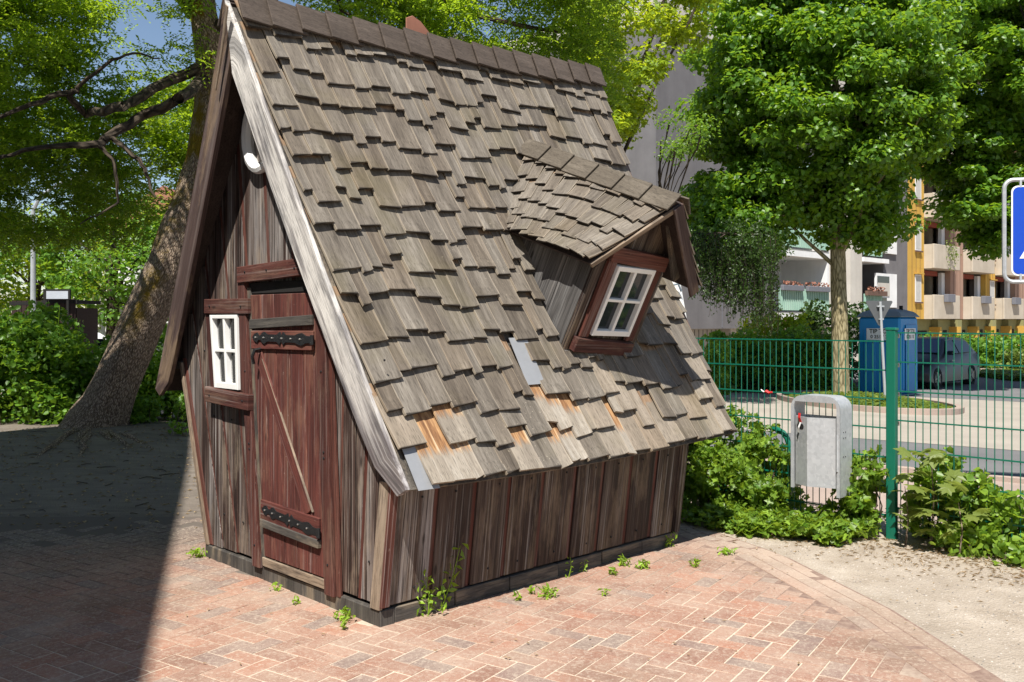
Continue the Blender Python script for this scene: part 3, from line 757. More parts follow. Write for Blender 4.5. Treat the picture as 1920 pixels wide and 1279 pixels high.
def courses(fn, length, nrow, wmin, wmax, tlen, skip=None, k_of=None, first_w=None, seed=3, stag=0.035, expo=None):
    """returns list of (matrix, mesh index, k, f)"""
    rr = random.Random(seed); out = []
    ex = length / nrow
    for r in range(nrow):
        kb = (r + 1) / nrow
        x = rr.uniform(-0.0, 0.02)
        last = 0
        while x < tlen - 0.03:
            wd = rr.uniform(wmin, wmax)
            if tlen - x - wd < 0.05: wd = tlen - x
            f = (x + wd / 2) / tlen
            st = rr.choice([0, 0.3, 0.6, 1, 1.1, -.5]) * stag + rr.uniform(-.012, .012)
            if r == nrow - 1: st = rr.uniform(-.015, .008)
            dk = st / length
            k = min(1.03, kb + dk)
            q = fn(min(k, 1), f) + ((fn(1, f) - fn(.98, f)) / .02 * (k - 1) if k > 1 else Vector((0, 0, 0)))
            up = (fn(max(0, k - .06), f) - fn(min(1, k + .02), f)).normalized()
            xd = (fn(min(k, 1), min(1, f + .03)) - fn(min(k, 1), max(0, f - .03))).normalized()
            z = xd.cross(up).normalized()
            if z.z < 0: z = -z; 
            xd = up.cross(z).normalized()
            tilt = 0.078 + rr.uniform(-.006, .022); roll = rr.uniform(-.035, .035); yaw = rr.uniform(-.012, .012)
            R = Matrix([xd, up, z]).transposed() @ Matrix.Rotation(yaw, 3, 'Z') @ Matrix.Rotation(roll, 3, 'Y') @ Matrix.Rotation(-tilt, 3, 'X')
            O = q + z * (0.03 + rr.uniform(0, .004))
            if not (skip and skip(k, f, q)):
                ky = min(1.0, (k * length + .01) / .42)
                mt = frame(O, R.col[0], R.col[1] * ky, R.col[2], wd - rr.uniform(.003, .009))
                out.append((mt, rr.randrange(9), k, f, wd))
            x += wd
    return out
DT0, DT1 = 1.37, 2.05
def skipR(k, f, q):
    # the dormer stands here
    if DT0 + .03 < q.x < DT1 - .03:
        zb, ztop = 1.42, 2.35 - abs(q.x - 1.71) * 1.2
        if zb < q.z < ztop: return True
    # missing pieces in the last two courses, as in the photograph
    if k > 0.985 and (f < 0.05): return True
    if 0.90 < k < 0.975 and (0.06 < f < 0.135): return True
    if 0.80 < k < 0.90 and (0.375 < f < 0.43): return True
    if 0.74 < k < 0.83 and (0.375 < f < 0.415): return True
    if 0.9 < k < 0.97 and (0.56 < f < 0.60 or 0.70 < f < 0.74 or .25 < f < .28): return True
    return False
rt = courses(RP, 2.86, 14, 0.06, 0.2, 3.0, skipR, seed=5, stag=.065)
def sh_dist(e): return (house_M @ e[0].translation - Vector((0, 0, EYE))).length / (e[4] ** 0.3)
house_M = Matrix.Translation(H0) @ Matrix.Rotation(HANG, 4, 'Z')
rt.sort(key=sh_dist)
NMAIN = 246
deck_r = empty('roof', (0, 0, 0), 0, house)
for mt, mi, k, f, wd in rt[:NMAIN]:
    pale = (k > 0.86 and f > 0.5 and random.random() < 0.5) or (k > .9 and random.random() < .2)
    torn = k > .9 and any(a < f < b for a, b in ((.05, .15), (.38, .47), (.55, .62), (.69, .75), (.25, .29)))
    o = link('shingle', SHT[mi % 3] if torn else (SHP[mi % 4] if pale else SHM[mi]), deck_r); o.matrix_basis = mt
def join_shingles(lst, name='shingle', parent=None):
    m = MB(); cache = {}
    for mt, mi, *_ in lst:
        me = SHM[mi]
        if mi not in cache:
            gg = np.zeros(len(me.vertices) * 3, dtype=np.float32); me.attributes['grain'].data.foreach_get('vector', gg)
            cache[mi] = ([v.co.copy() for v in me.vertices], [tuple(p.vertices) for p in me.polygons], gg.reshape(-1, 3).tolist())
        vs, fs, gs = cache[mi]
        m.add([mt @ v for v in vs], fs, gs)
    return tag(m.build(name, M['shingle'], parent or deck_r), kind='stuff')
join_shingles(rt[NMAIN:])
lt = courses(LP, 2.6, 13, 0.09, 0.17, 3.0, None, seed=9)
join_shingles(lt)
print('shingles', len(rt), len(lt))
# ridge boards: overlapping caps along the ridge, both slopes
nr = 16
for i in range(nr):
    f0, f1 = i / nr - .004, (i + 1) / nr + .012
    for fn, nm in ((RP, 1), (LP, -1)):
        a, b = fn(0, max(0, f0)), fn(0, min(1, f1)); dn_ = (fn(.08, .5) - fn(0, .5)).normalized()
        nn = Vector((0, -dn_.z, dn_.y)) if nm > 0 else Vector((0, dn_.z, -dn_.y)); nn = nn.normalized()
        if nn.z < 0: nn = -nn
        wd = 0.165 + rnd(-.012, .012); lift0, lift1 = 0.074, 0.046
        up_ = Vector((0, 0, 0.012 if nm > 0 else 0.0))
        A = [a + nn * lift0 + up_, a + nn * lift0 + dn_ * wd, a + nn * (lift0 + .016) + dn_ * wd, a + nn * (lift0 + .016) + up_]
        B = [b + nn * lift1 + up_, b + nn * lift1 + dn_ * wd, b + nn * (lift1 + .013) + dn_ * wd, b + nn * (lift1 + .013) + up_]
        m = MB(); m.hexa(A, B, [(q[1], q[2], q[0]) for q in A + B]); m.build('ridge_board', M['ridge'], deck_r, bevel=.003)
# reddish plate standing up at the ridge
q = RP(0, 0.435) + Vector((0, 0.02, 0.04))
m = MB(); poly = [(-.1, -.05), (.1, -.05), (.11, .03), (.02, .1), (-.05, .125), (-.1, .1)]
m.prism(poly, lambda a, b, d: q + Vector((a, d, b)), -.006, .006); m.build('ridge_plate', M['rust'], deck_r, bevel=.003)
# zinc flashing where shingles are missing
def patch(name, k0, k1, f0, f1, mat, lift=.012, parent=None):
    n = (RP(.9, .5) - RP(.88, .5)).cross(RP(.9, .52) - RP(.9, .5)).normalized()
    if n.z < 0: n = -n
    A = [RP(min(1, k), f) + (RP(1, f) - RP(.98, f)) / .02 * max(0, k - 1) + n * lift for k, f in ((k0, f0), (k0, f1), (k1, f1), (k1, f0))]
    m = MB(); m.hexa([a - n * .003 for a in A], A, None)
    gs = [(0, 0, 0), (.1, 0, 0), (.1, 0, .3), (0, 0, .3)] * 2; m.g = gs
    return m.build(name, mat, deck_r)
patch('flashing', 0.90, 1.005, 0.012, 0.06, M['zinc'], .02)
patch('flashing', 0.735, 0.835, 0.37, 0.42, M['zinc'], .034)

# --- door
DZ0, DZ1 = 0.13, 1.685
def dL(z): return 1.10 + 0.112 * (z - 0.1)
def dR(z): return 0.455 + 0.062 * (z - 0.1)
def board(name, mat, sa, sb, z0, z1, o0, o1, parent, n=2, bev=.003, grainx=False):
    """board on the gable between s = sa(z)..sb(z)"""
    fa = sa if callable(sa) else (lambda z: sa); fb = sb if callable(sb) else (lambda z: sb)
    zz = [lerp(z0, z1, i / (n - 1)) for i in range(n)]
    m = MB(); m.ladder([(fb(z), fa(z), z) for z in zz], L, o0, o1)
    if grainx: m.g = [(z, d, s) for s, d, z in m.g]
    return m.build(name, mat, parent, bevel=bev)
m = MB(); m.ladder([(dR(z) - .0, dL(z) + .0, z) for z in (DZ0 - .03, DZ1)], L, .004, .012)
door = m.build('door', M['dark'], house)
nd = 5
for i in range(nd):
    board('door_plank', M['door'], lambda z, i=i: lerp(dR(z), dL(z), (i + 1) / nd) - .004 - (.02 if i == nd - 1 else 0), lambda z, i=i: lerp(dR(z), dL(z), i / nd) + .002, DZ0 + .02, DZ1 - .04, .012, .026, door)
def slant(name, mat, p0, p1, wd, o0, o1, parent):
    """board from p0=(s,z) to p1 with width wd, grain along it"""
    d = Vector((p1[0] - p0[0], p1[1] - p0[1])); Ln = d.length; d.normalize(); n_ = Vector((-d.y, d.x)) * wd / 2
    pts = [(p0[0] - n_.x, p0[1] - n_.y), (p1[0] - n_.x, p1[1] - n_.y), (p1[0] + n_.x, p1[1] + n_.y), (p0[0] + n_.x, p0[1] + n_.y)]
    m = MB(); m.prism(pts, lambda a, b, dd: Vector(L(a, b, dd)), o0, o1, [(0, 0, 0), (0, 0, Ln), (wd, 0, Ln), (wd, 0, 0)] * 2)
    return m.build(name, mat, parent, bevel=.003)
slant('cross_board', M['sill'], (dL(1.5) - .03, 1.475), (dR(1.5) + .015, 1.50), .055, .026, .045, door)
slant('cross_board', M['door'], (dL(1.4) - .03, 1.385), (dR(1.4) + .015, 1.39), .105, .026, .04, door)
slant('cross_board', M['door'], (dL(.4) - .035, 0.415), (dR(.4) + .015, 0.40), .12, .026, .044, door)
slant('cross_board', M['sill'], (dL(.3) - .03, 0.345), (dR(.3) + .015, 0.325), .045, .026, .052, door)
slant('brace', M['door'], (dL(1.3) - .10, 1.30), (dR(.5) + .12, 0.47), .075, .0262, .038, door)
slant('brace_edge', M['tan'], (dL(1.3) - .145, 1.28), (dR(.5) + .075, 0.48), .009, .0264, .0395, door)
# wrought hinges with pointed ends and spread nails
def hinge(s0, z0, s1, z1):
    Ln = math.hypot(s1 - s0, z1 - z0); dx = ((s1 - s0) / Ln, (z1 - z0) / Ln)
    prof = [(0, .0), (.02, .022), (.04, .028), (.055, .012), (.07, .014), (.085, .03), (.10, .034), (.125, .02), (.2, .02), (.225, .036), (.236, .012), (.25, .036), (.27, .02), (.34, .02), (.365, .03), (.39, .034), (.42, .02), (.47, .017)]
    sc = Ln / .47
    pts = [(a * sc, h) for a, h in prof] + [(a * sc, -h) for a, h in reversed(prof[1:])]
    m = MB(); m.prism([(s0 + a * dx[0] - h * dx[1], z0 + a * dx[1] + h * dx[0]) for a, h in pts], lambda a, b, d: Vector(L(a, b, d)), .042, .048)
    m.tube([L(s1, z1 - .025, .05), L(s1, z1 + .025, .05)], .011, 8)
    hg = m.build('hinge', M['iron'], door)
    mn = MB()
    for a in (.03, .095, .165, .24, .31, .38):
        c = (s0 + a * sc * dx[0], z0 + a * sc * dx[1])
        mn.tube([L(c[0], c[1], .048), L(c[0], c[1], .052), L(c[0], c[1], .0545)], [.006, .0055, .002], 6)
    mn.build('nail', M['nail'], hg)
hinge(dL(1.4) - .06, 1.40, dR(1.4) + .005, 1.395)
hinge(dL(.43) - .06, 0.425, dR(.40) + .005, 0.385)
# door hook
sh_ = dL(1.3) - .13
m = MB(); m.tube([L(sh_, 1.335, .04), L(sh_, 1.33, .075), L(sh_ + .012, 1.29, .085), L(sh_ + .02, 1.25, .07)], .009, 6); m.build('handle', M['iron'], door, smooth=True)
board('threshold', M['tan'], lambda z: dL(z) + .0, lambda z: dR(z) - .0, .092, .142, .0, .03, house, grainx=True)
# door frame
board('door_frame', M['trim'], lambda z: dL(z) + .105, lambda z: dL(z) + .02, .075, 1.72, .003, .04, house)
board('door_frame', M['sill'], lambda z: dL(z) + .0198, lambda z: dL(z) - .022, .09, 1.69, .003, .022, house)
board('door_frame', M['trim'], lambda z: dR(z) - .008, lambda z: dR(z) - .095, .07, 1.7, .003, .036, house)
board('door_frame', M['redstrip'], lambda z: dR(z) - .1, lambda z: dR(z) - .135, .075, 1.6, .003, .02, house)
slant('lintel', M['trim'], (dL(1.7) + .09, 1.765), (dR(1.7) - .19, 1.795), .095, .003, .05, house)
board('lintel', M['dark'], lambda z: dL(z) + .0, lambda z: dR(z) + .0, 1.652, 1.718, .002, .016, house)

# nails along the frame boards, lintel and trims
mnail = MB().tube([(0, 0, 0), (-.004, 0, 0), (-.006, 0, 0)], [.0065, .006, .002], 6).mesh('nail', M['iron'])
def nail(s, z, o, par=house): link('nail', mnail, par, (-o, s, z))
for z in (.2, .75, .78, 1.2, 1.62):
    nail(dL(z) + .06, z, .04); nail(dR(z) - .05, z + .03, .036)
for a in (.1, .35, .65, .88): nail(lerp(dL(1.7) + .09, dR(1.7) - .19, a), 1.78, .05)
for z in (.42, .40): pass
for z in (.3, .9, 1.3):
    for i in (0, 3, 7, 8): nail(lerp(sR_(z), sL(z), (i + .5) / 10) + rnd(-.03, .03), z + rnd(-.01, .01), .001)
for i in range(9):
    for z in (.16, .62): link('nail', mnail, house, ((edges[i] + edges[i + 1]) / 2 + rnd(-.05, .05), sR_(z) - .0125, z), (0, 0, PI / 2))
# --- small window left of the door
def wsL(z): return 1.66 + .14 * (z - 1.1)
def wsR(z): return 1.355 + .05 * (z - 1.1)
wroot = empty('window', (0, 0, 0), 0, house)
def wb(name, mat, sa, sb, z0, z1, o0, o1, **kw): return board(name, mat, sa, sb, z0, z1, o0, o1, wroot, **kw)
wb('window_trim', M['trim'], lambda z: wsL(z) + .085, lambda z: wsL(z) + .003, 1.075, 1.545, .003, .035)
wb('window_trim', M['trim'], lambda z: wsR(z) - .003, lambda z: wsR(z) - .075, 1.075, 1.545, .003, .035)
slant('window_trim', M['trim'], (1.80, 1.585), (1.245, 1.58), .09, .003, .048, wroot)
slant('sill', M['trim'], (1.765, 1.04), (1.215, 1.02), .095, .003, .06, wroot)
wb('curtain', M['curtain'], wsL, wsR, 1.08, 1.535, .003, .006, bev=0)
fr = MB()
wz0, wz1 = 1.085, 1.53; ft = .026
for (a, b, z0, z1, o0, o1) in ((wsL, lambda z: wsL(z) - ft, wz0, wz1, .0072, .05), (lambda z: wsR(z) + ft, wsR, wz0, wz1, .0072, .05),
        (lambda z: wsL(z) - ft, lambda z: wsR(z) + ft, wz1 - .022, wz1, .0072, .049), (lambda z: wsL(z) - ft, lambda z: wsR(z) + ft, wz0, wz0 + .035, .0072, .049),
        (lambda z: (wsL(z) + wsR(z)) / 2 + .011, lambda z: (wsL(z) + wsR(z)) / 2 - .011, wz0 + .034, wz1 - .021, .008, .046),
        (lambda z: wsL(z) - ft, lambda z: wsR(z) + ft, 1.305, 1.323, .0085, .044)):
    fr.ladder([(b(z), a(z), z) for z in (z0, z1)], L, o0, o1)
fr.build('window_frame', M['white'], wroot, bevel=.002)
for k in range(2):
    for j in range(2):
        za, zb_ = ((wz0 + .036, 1.304), (1.324, wz1 - .023))[j]
        A = lambda z, k=k: lerp(wsR(z) + ft + .001, wsL(z) - ft - .001, .5 * k + (.06 if k else 0))
        B = lambda z, k=k: lerp(wsR(z) + ft + .001, wsL(z) - ft - .001, .5 * k + (.5 if k else .44))
        wb('pane', M['glass'], B, A, za, zb_, .014, .016, bev=0)
for s_, z_ in ((1.72, 1.585), (1.32, 1.58), (1.70, 1.035), (1.28, 1.025)): nail(s_, z_, .05 if z_ > 1.3 else .06, wroot)
# white crescent ring on the gable near the peak
m = MB(); cs, cz = 1.14, 2.57
pts = []
for i in range(21):
    a = math.radians(-150 + 300 * i / 20)
    pts.append(L(cs + .15 * math.cos(a), cz + .20 * math.sin(a), .022))
m.tube(pts, [.018 + .02 * math.sin(PI * i / 20) for i in range(21)], 8)
m.build('crescent_ring', M['white'], house, smooth=True)

# --- dormer, own axes: x = along t, y = inward along the dormer ridge, z = up in its leaning frame
O_ = Vector((1.705, 0.06, 1.335)); EX = Vector((1, 0, 0)); EUP = Vector((0, -.44, .898)).normalized(); EOUT = Vector((0, -.898, -.44)).normalized()
dm = empty('dormer', (0, 0, 0), 0, house)
dmM = Matrix(((EX.x, -EOUT.x, EUP.x, O_.x), (EX.y, -EOUT.y, EUP.y, O_.y), (EX.z, -EOUT.z, EUP.z, O_.z), (0, 0, 0, 1)))
dm.matrix_basis = dmM @ Matrix.Rotation(math.radians(2), 4, 'Y')
HW = .33; DE = .53; DA = .99
def DP(x, y, z): return (x, y, z)
def dquad(name, mat, pts, thick, grain, parent=dm, bev=.003):
    m = MB(); m.hexa([Vector(p) for p in pts], [Vector(p) + Vector(thick) for p in pts], grain); return m.build(name, mat, parent, bevel=bev)
# front planks
npk = 5
for i in range(npk):
    x0, x1 = lerp(-HW, HW, i / npk) + .002, lerp(-HW, HW, (i + 1) / npk) - .002
    top = lambda x: DA - .03 - abs(x) * (DA - DE) / .41
    rows = [(x0, x1, 0.0)]
    m = MB(); poly = [(x0, -.03), (x1, -.03), (x1, top(x1))] + ([(0, top(0))] if x0 < 0 < x1 else []) + [(x0, top(x0))]
    m.prism(poly, lambda a, b, d: Vector((a, d, b)), 0, .02); m.build('wall_plank', M['plank_dark'], dm)
# cheeks
for sx in (-1, 1):
    for i in range(4):
        y0, y1 = .022 + i * .2, .022 + (i + 1) * .2 - .004
        zt = lambda y: DE + .02 - .03 * y
        m = MB(); m.prism([(y0, -.05), (y1, -.05), (y1, zt(y1)), (y0, zt(y0))], lambda a, b, d: Vector((sx * (HW - d), a, b)), 0, .02)
        m.g = [(y, x, z) for x, y, z in m.g]
        m.build('wall_plank', M['greywood'] if i < 3 else M['plank_dark'], dm)
# corner boards of the dormer front
for sx in (-1, 1):
    dquad('corner_board', M['plank_dark'], [(sx * HW, -.012, -.03), (sx * (HW - .07), -.012, -.03), (sx * (HW - .07), -.012, DE + .07), (sx * HW, -.012, DE - .01)], (0, .011, 0), None)
# roof slopes: function (k,f): k 0 ridge..1 eave ; f 0 back .. 1 front
def dslope(sx):
    def fn(k, f):
        back = lerp(1.17, .72, k); front = lerp(-.16, (-.03 if sx < 0 else -.2), k)
        x = sx * lerp(0, .425 if sx < 0 else .46, k); z = lerp(1.02, .545 if sx < 0 else .53, k) - .035 * math.sin(PI * k) * .4
        if sx > 0: z -= .02 * k
        return Vector((x, lerp(back, front, f), z - lerp(.1, 0, f) * .9))
    return fn
for sx in (-1, 1):
    fn = dslope(sx); m = MB(); vs = []; fs = []; nk = 5; nf = 4
    for i in range(nk + 1):
        for j in range(nf + 1): vs.append(fn(i / nk, j / nf))
    N = len(vs); nn = Vector((sx * .74, 0, .67)).normalized(); vs += [v - nn * .016 for v in vs]; W = nf + 1
    for i in range(nk):
        for j in range(nf):
            a = i * W + j; fs += [(a, a + 1, a + W + 1, a + W), (N + a, N + a + W, N + a + W + 1, N + a + 1)]
    for j in range(nf): fs += [(j, N + j, N + j + 1, j + 1), (nk * W + j, nk * W + j + 1, N + nk * W + j + 1, N + nk * W + j)]
    for i in range(nk): a = i * W; fs += [(a, a + W, N + a + W, N + a), (a + nf, N + a + nf, N + a + W + nf, a + W + nf)]
    m.add(vs, fs); m.build('roof_deck', M['darkwood'], dm)
    cs_ = courses((lambda k, f, fn=fn: fn(k, f)), .66, 5, .07, .13, 1.15 if sx < 0 else 1.3, None, seed=21 + sx, stag=.018)
    if sx < 0:
        for mt, mi, k, f, wd in cs_:
            # shorten so that the courses stay thin at dormer scale
            sc2 = min(1, (k * .66 + .01) / (.42 * .58)) / min(1.0, (k * .66 + .01) / .42)
            mt2 = mt @ Matrix.Diagonal((1, .58 * sc2, .62, 1))
            o = link('shingle', SHM[mi], dm); o.matrix_basis = mt2
        print('dormer shingles', len(cs_))
    else:
        join_shingles([(mt @ Matrix.Diagonal((1, .58 * min(1, (k * .66 + .01) / (.42 * .58)) / min(1.0, (k * .66 + .01) / .42), .7, 1)), mi) for mt, mi, k, f, wd in cs_], parent=dm)
for i in range(6):
    fnL = dslope(-1); fnR = dslope(1)
    for sx, fn in ((-1, fnL), (1, fnR)):
        f0, f1 = i / 6 - .0, (i + 1) / 6 + .03
        a, b = fn(0, 1 - f1 if f1 < 1 else 0), fn(0, 1 - f0)
        a = fn(0, max(0, i / 6 - .03)); b = fn(0, min(1.02, (i + 1) / 6 + .01))
        dn_ = (fn(.2, .5) - fn(0, .5)); dn_.y = 0; dn_.normalize(); nn = Vector((sx * abs(dn_.z), 0, abs(dn_.x))).normalized()
        up_ = Vector((0, 0, .012 if sx < 0 else 0)); wd = .12 + rnd(-.006, .006)
        l0, l1 = (.026, .046)
        A = [a + nn * l0 + up_, a + nn * l0 + dn_ * wd, a + nn * (l0 + .013) + dn_ * wd, a + nn * (l0 + .013) + up_]
        B = [b + nn * l1 + up_, b + nn * l1 + dn_ * wd, b + nn * (l1 + .013) + dn_ * wd, b + nn * (l1 + .013) + up_]
        m = MB(); m.hexa(A, B, [(q[0], q[2], q[1]) for q in A + B]); m.build('ridge_board', M['capshingle'], dm, bevel=.002)
# rafters visible under the right overhang
dquad('rafter', M['sill'], [(.06, -.02, .93), (.10, -.02, .93), (.40, -.06, .54), (.36, -.06, .50)], (0, -.03, 0), None)
fnR = dslope(1); fnL = dslope(-1)
for sx, fn in ((1, fnR), (-1, fnL)):
    a, b = fn(0, 1), fn(1, 1); nn = Vector((-sx * .74, 0, -.67)).normalized() * (.075 if sx > 0 else .03)
    m = MB(); A = [a, a + nn, b + nn, b]; m.hexa([q + Vector((0, -.002, 0)) for q in A], [q + Vector((0, -.02, 0)) for q in A], [(0, 0, 0), (.07, 0, 0), (.07, 0, .6), (0, 0, .6)] * 2)
    m.build('barge_board', M['tan'] if sx < 0 else M['bargebrown'], dm, bevel=.002)
# dormer window
dw = empty('window', (0, 0, 0), 0, dm) if False else dm
xa, xb, za, zb_ = -.185, .18, .10, .555
def wbx(name, mat, x0, x1, z0, z1, y0, y1, sk=0.0, bev=.003, gx=False):
    m = MB(); pts = [(x0, z0), (x1, z0 - sk), (x1, z1 - sk), (x0, z1)]
    m.prism(pts, lambda a, b, d: Vector((a, d, b)), y0, y1)
    if gx: m.g = [(z, y, x) for x, y, z in m.g]
    return m.build(name, mat, dm, bevel=bev)
wbx('window_trim', M['redstrip'], xa - .08, xa - .002, za - .02, zb_ + .02, -.04, -.013)
wbx('window_trim', M['redstrip'], xb + .002, xb + .08, za - .04, zb_ + .0, -.04, -.013)
wbx('window_trim', M['redstrip'], xa - .08, xb + .1, zb_ + .021, zb_ + .115, -.05, -.013, .03, gx=True)
wbx('sill', M['trim'], xa - .11, xb + .085, za - .11, za - .02, -.06, -.013, .03, gx=True)
wbx('interior', M['dark'], xa - .01, xb + .01, za - .01, zb_ + .01, -.016, -.0125, bev=0)
m = MB()
for x0, x1, z0, z1, y0, y1 in ((xa, xa + .026, za, zb_, -.058, -.018), (xb - .026, xb, za, zb_, -.058, -.018), (xa + .026, xb - .026, zb_ - .03, zb_, -.057, -.018), (xa + .026, xb - .026, za, za + .035, -.057, -.018),
        (-.013, .011, za + .034, zb_ - .029, -.054, -.019), (xa + .026, xb - .026, .325, .343, -.053, -.0195)):
    m.prism([(x0, z0), (x1, z0), (x1, z1), (x0, z1)], lambda a, b, d: Vector((a, d, b)), y0, y1)
m.build('window_frame', M['white'], dm, bevel=.002)
for x0, x1 in ((xa + .027, -.014), (.012, xb - .027)):
    for z0, z1 in ((za + .036, .324), (.344, zb_ - .031)):
        wbx('pane', M['darkglass'], x0, x1, z0, z1, -.026, -.023, bev=0)
# lace curtain bundle behind the lower left pane
m = MB(); pts = [(xa + .03 + .04 + .045 * math.cos(a), za + .11 + .07 * math.sin(a)) for a in [i * PI / 8 for i in range(16)]]
m.prism(pts, lambda a, b, d: Vector((a, d, b)), -.022, -.018); m.build('curtain', M['curtain'], dm)
# flashing strip at the foot of the dormer
wbx('flashing', M['zinc'], -HW - .01, HW + .01, -.05, -.02, -.02, -.002)
# ------------------------------------------------------------------ fence of green wire mesh panels along U
fence = empty('mesh_fence', FP); fence.rotation_euler = (0, 0, math.atan2(U.y, U.x))   # local x along U (away to the left)
tag(fence, 'green welded wire mesh fence with square post, running along the dusty ground edge', 'fence')
m = MB(); m.box((0, 0, .705), (.064, .05, 1.44)); post = m.build('post', M['fence'], fence, bevel=.004)
m = MB(); m.box((0, 0, 1.437), (.075, .055, .022)); m.build('post_cap', M['fence'], fence, bevel=.005)
m = MB(); m.box((-.012, -.012, 0), (.05, .05, .03))
clip_m = MB().box((0, 0, 0), (.022, .012, .03)).mesh('clip', M['nail'], bevel=.003)
def panel(x0, x1, top, yoff, clips=True):
    """rods run along x from x0 to x1"""
    rod = MB().tube([(0, 0, 0), (0, 0, 1.0)], .0034, 6).mesh('vertical_rod', M['fence'])
    n = int(abs(x1 - x0) / .05); sg = 1 if x1 > x0 else -1; tp = top
    for i in range(n):
        o = link('vertical_rod', rod, fence, (x0 + sg * (.03 + .05 * i), yoff, .045)); o.scale = (1, 1, top - .05)
    ln = abs(x1 - x0)
    hm = MB().box((0, 0, 0), (ln, .006, .0085)).mesh('horizontal_rod', M['fence'])
    r = 0; z = top
    while z > .03:
        for dy in (-.0062, .0062):
            link('horizontal_rod', hm, fence, ((x0 + x1) / 2, yoff + dy, z - .003))
        z -= .2; r += 1
yf = -.036
panel(-.015, -1.75, 1.415, yf)       # right panel, toward the camera
panel(.02, 3.2, 1.355, yf + .0)        # left panel
for k in range(8):
    link('clip', clip_m, fence, (-.022, yf - .008, 1.40 - .2 * k - .01), (0, 0, .3))
# rest of the fence to the right, out of the picture, needs only its next post
m = MB(); m.box((-1.78, 0, .72), (.06, .04, 1.47)); m.build('post', M['fence'], fence, bevel=.004)
m = MB(); m.box((3.23, 0, .68), (.06, .04, 1.4)); m.build('post', M['fence'], fence, bevel=.004)

# ------------------------------------------------------------------ litter bin hung on the fence
bc = FP + U * .455 - V * .02
bin_ = empty('litter_bin', (bc.x, bc.y, 0), math.atan2(-U.y, -U.x))       # local x to the right, y away from the camera, -y front
tag(bin_, 'galvanised grey litter bin hanging on the green mesh fence beside its post', 'litter bin')
W2, zb0, ztp, dp = .185, .30, .965, .19
th = .012
# bent hood/side band: left side, arched top, right side
prof = []
outer = [(-W2, zb0), (-W2, ztp - .09)] + [(-W2 + .09 - .09 * math.cos(a), ztp - .09 + .09 * math.sin(a)) for a in [PI / 2 * i / 6 for i in range(1, 7)]] + [(W2 - .09 + .09 * math.sin(a), ztp - .09 + .09 * math.cos(a)) for a in [PI / 2 * i / 6 for i in range(0, 7)]] + [(W2, zb0 - .03)]
inner = []
for i, (x, z) in enumerate(outer):
    cx, cz = 0, .6
    if z <= ztp - .089: inner.append((x + (th if x < 0 else -th), z))
    else:
        ax = -W2 + .09 if x < 0 else W2 - .09
        dx, dz = x - ax, z - (ztp - .09); l_ = math.hypot(dx, dz) or 1
        inner.append((x - dx / l_ * th, z - dz / l_ * th))
m = MB(); n = len(outer); vs = []
for y in (-dp, -.01):
    vs += [(x, y, z) for x, z in outer]
    vs += [(x, y, z) for x, z in inner]
fs = []
for i in range(n - 1):
    fs += [(i, i + 1, n + i + 1, n + i), (2 * n + i, 3 * n + i, 3 * n + i + 1, 2 * n + i + 1), (i, 2 * n + i, 2 * n + i + 1, i + 1), (n + i, n + i + 1, 3 * n + i + 1, 3 * n + i)]
fs += [(0, n, 3 * n, 2 * n), (n - 1, 3 * n - 1, 4 * n - 1, 2 * n - 1)]
m.add(vs, fs); m.build('hood', M['galv'], bin_, smooth=True)
# front flange of the hood band
m = MB(); vs = []
inn2 = [(x * (1 - .13), min(z, ztp - .045) if z > ztp - .1 else z) for x, z in outer]
m2 = MB()
for a, b, c, d in zip(outer, outer[1:], inn2, inn2[1:]):
    if a[1] > ztp - .1 or b[1] > ztp - .1 or True:
        m2.hexa([(a[0], -dp - .002, a[1]), (b[0], -dp - .002, b[1]), (d[0], -dp - .002, d[1]), (c[0], -dp - .002, c[1])], [(a[0], -dp + .006, a[1]), (b[0], -dp + .006, b[1]), (d[0], -dp + .006, d[1]), (c[0], -dp + .006, c[1])])
m2.build('hood_rim', M['galv'], bin_)
# container with a folded (prow shaped) front
x1 = W2 - .036; zt = .815; zb = .33
plan = [(-x1, -.03), (-x1, -dp + .0), (-.0 - .03, -dp - .055), (x1, -dp + .01), (x1, -.03)]
m = MB(); n = len(plan)
vs = [(x, y, zb) for x, y in plan] + [(x, y, zt) for x, y in plan]; fs = [(i, (i + 1) % n, n + (i + 1) % n, n + i) for i in range(n)] + [tuple(range(n - 1, -1, -1))]
m.add(vs, fs)
ins = [(x * .96, y * .93 - .004) for x, y in plan]
m.add([(x, y, zt) for x, y in plan] + [(x, y, zt) for x, y in ins] + [(x, y, zt - .12) for x, y in ins], [(i, (i + 1) % n, n + (i + 1) % n, n + i) for i in range(n)] + [(n + i, n + (i + 1) % n, 2 * n + (i + 1) % n, 2 * n + i) for i in range(n)] + [tuple(range(2 * n, 3 * n))])
m.build('container', M['galv'], bin_)
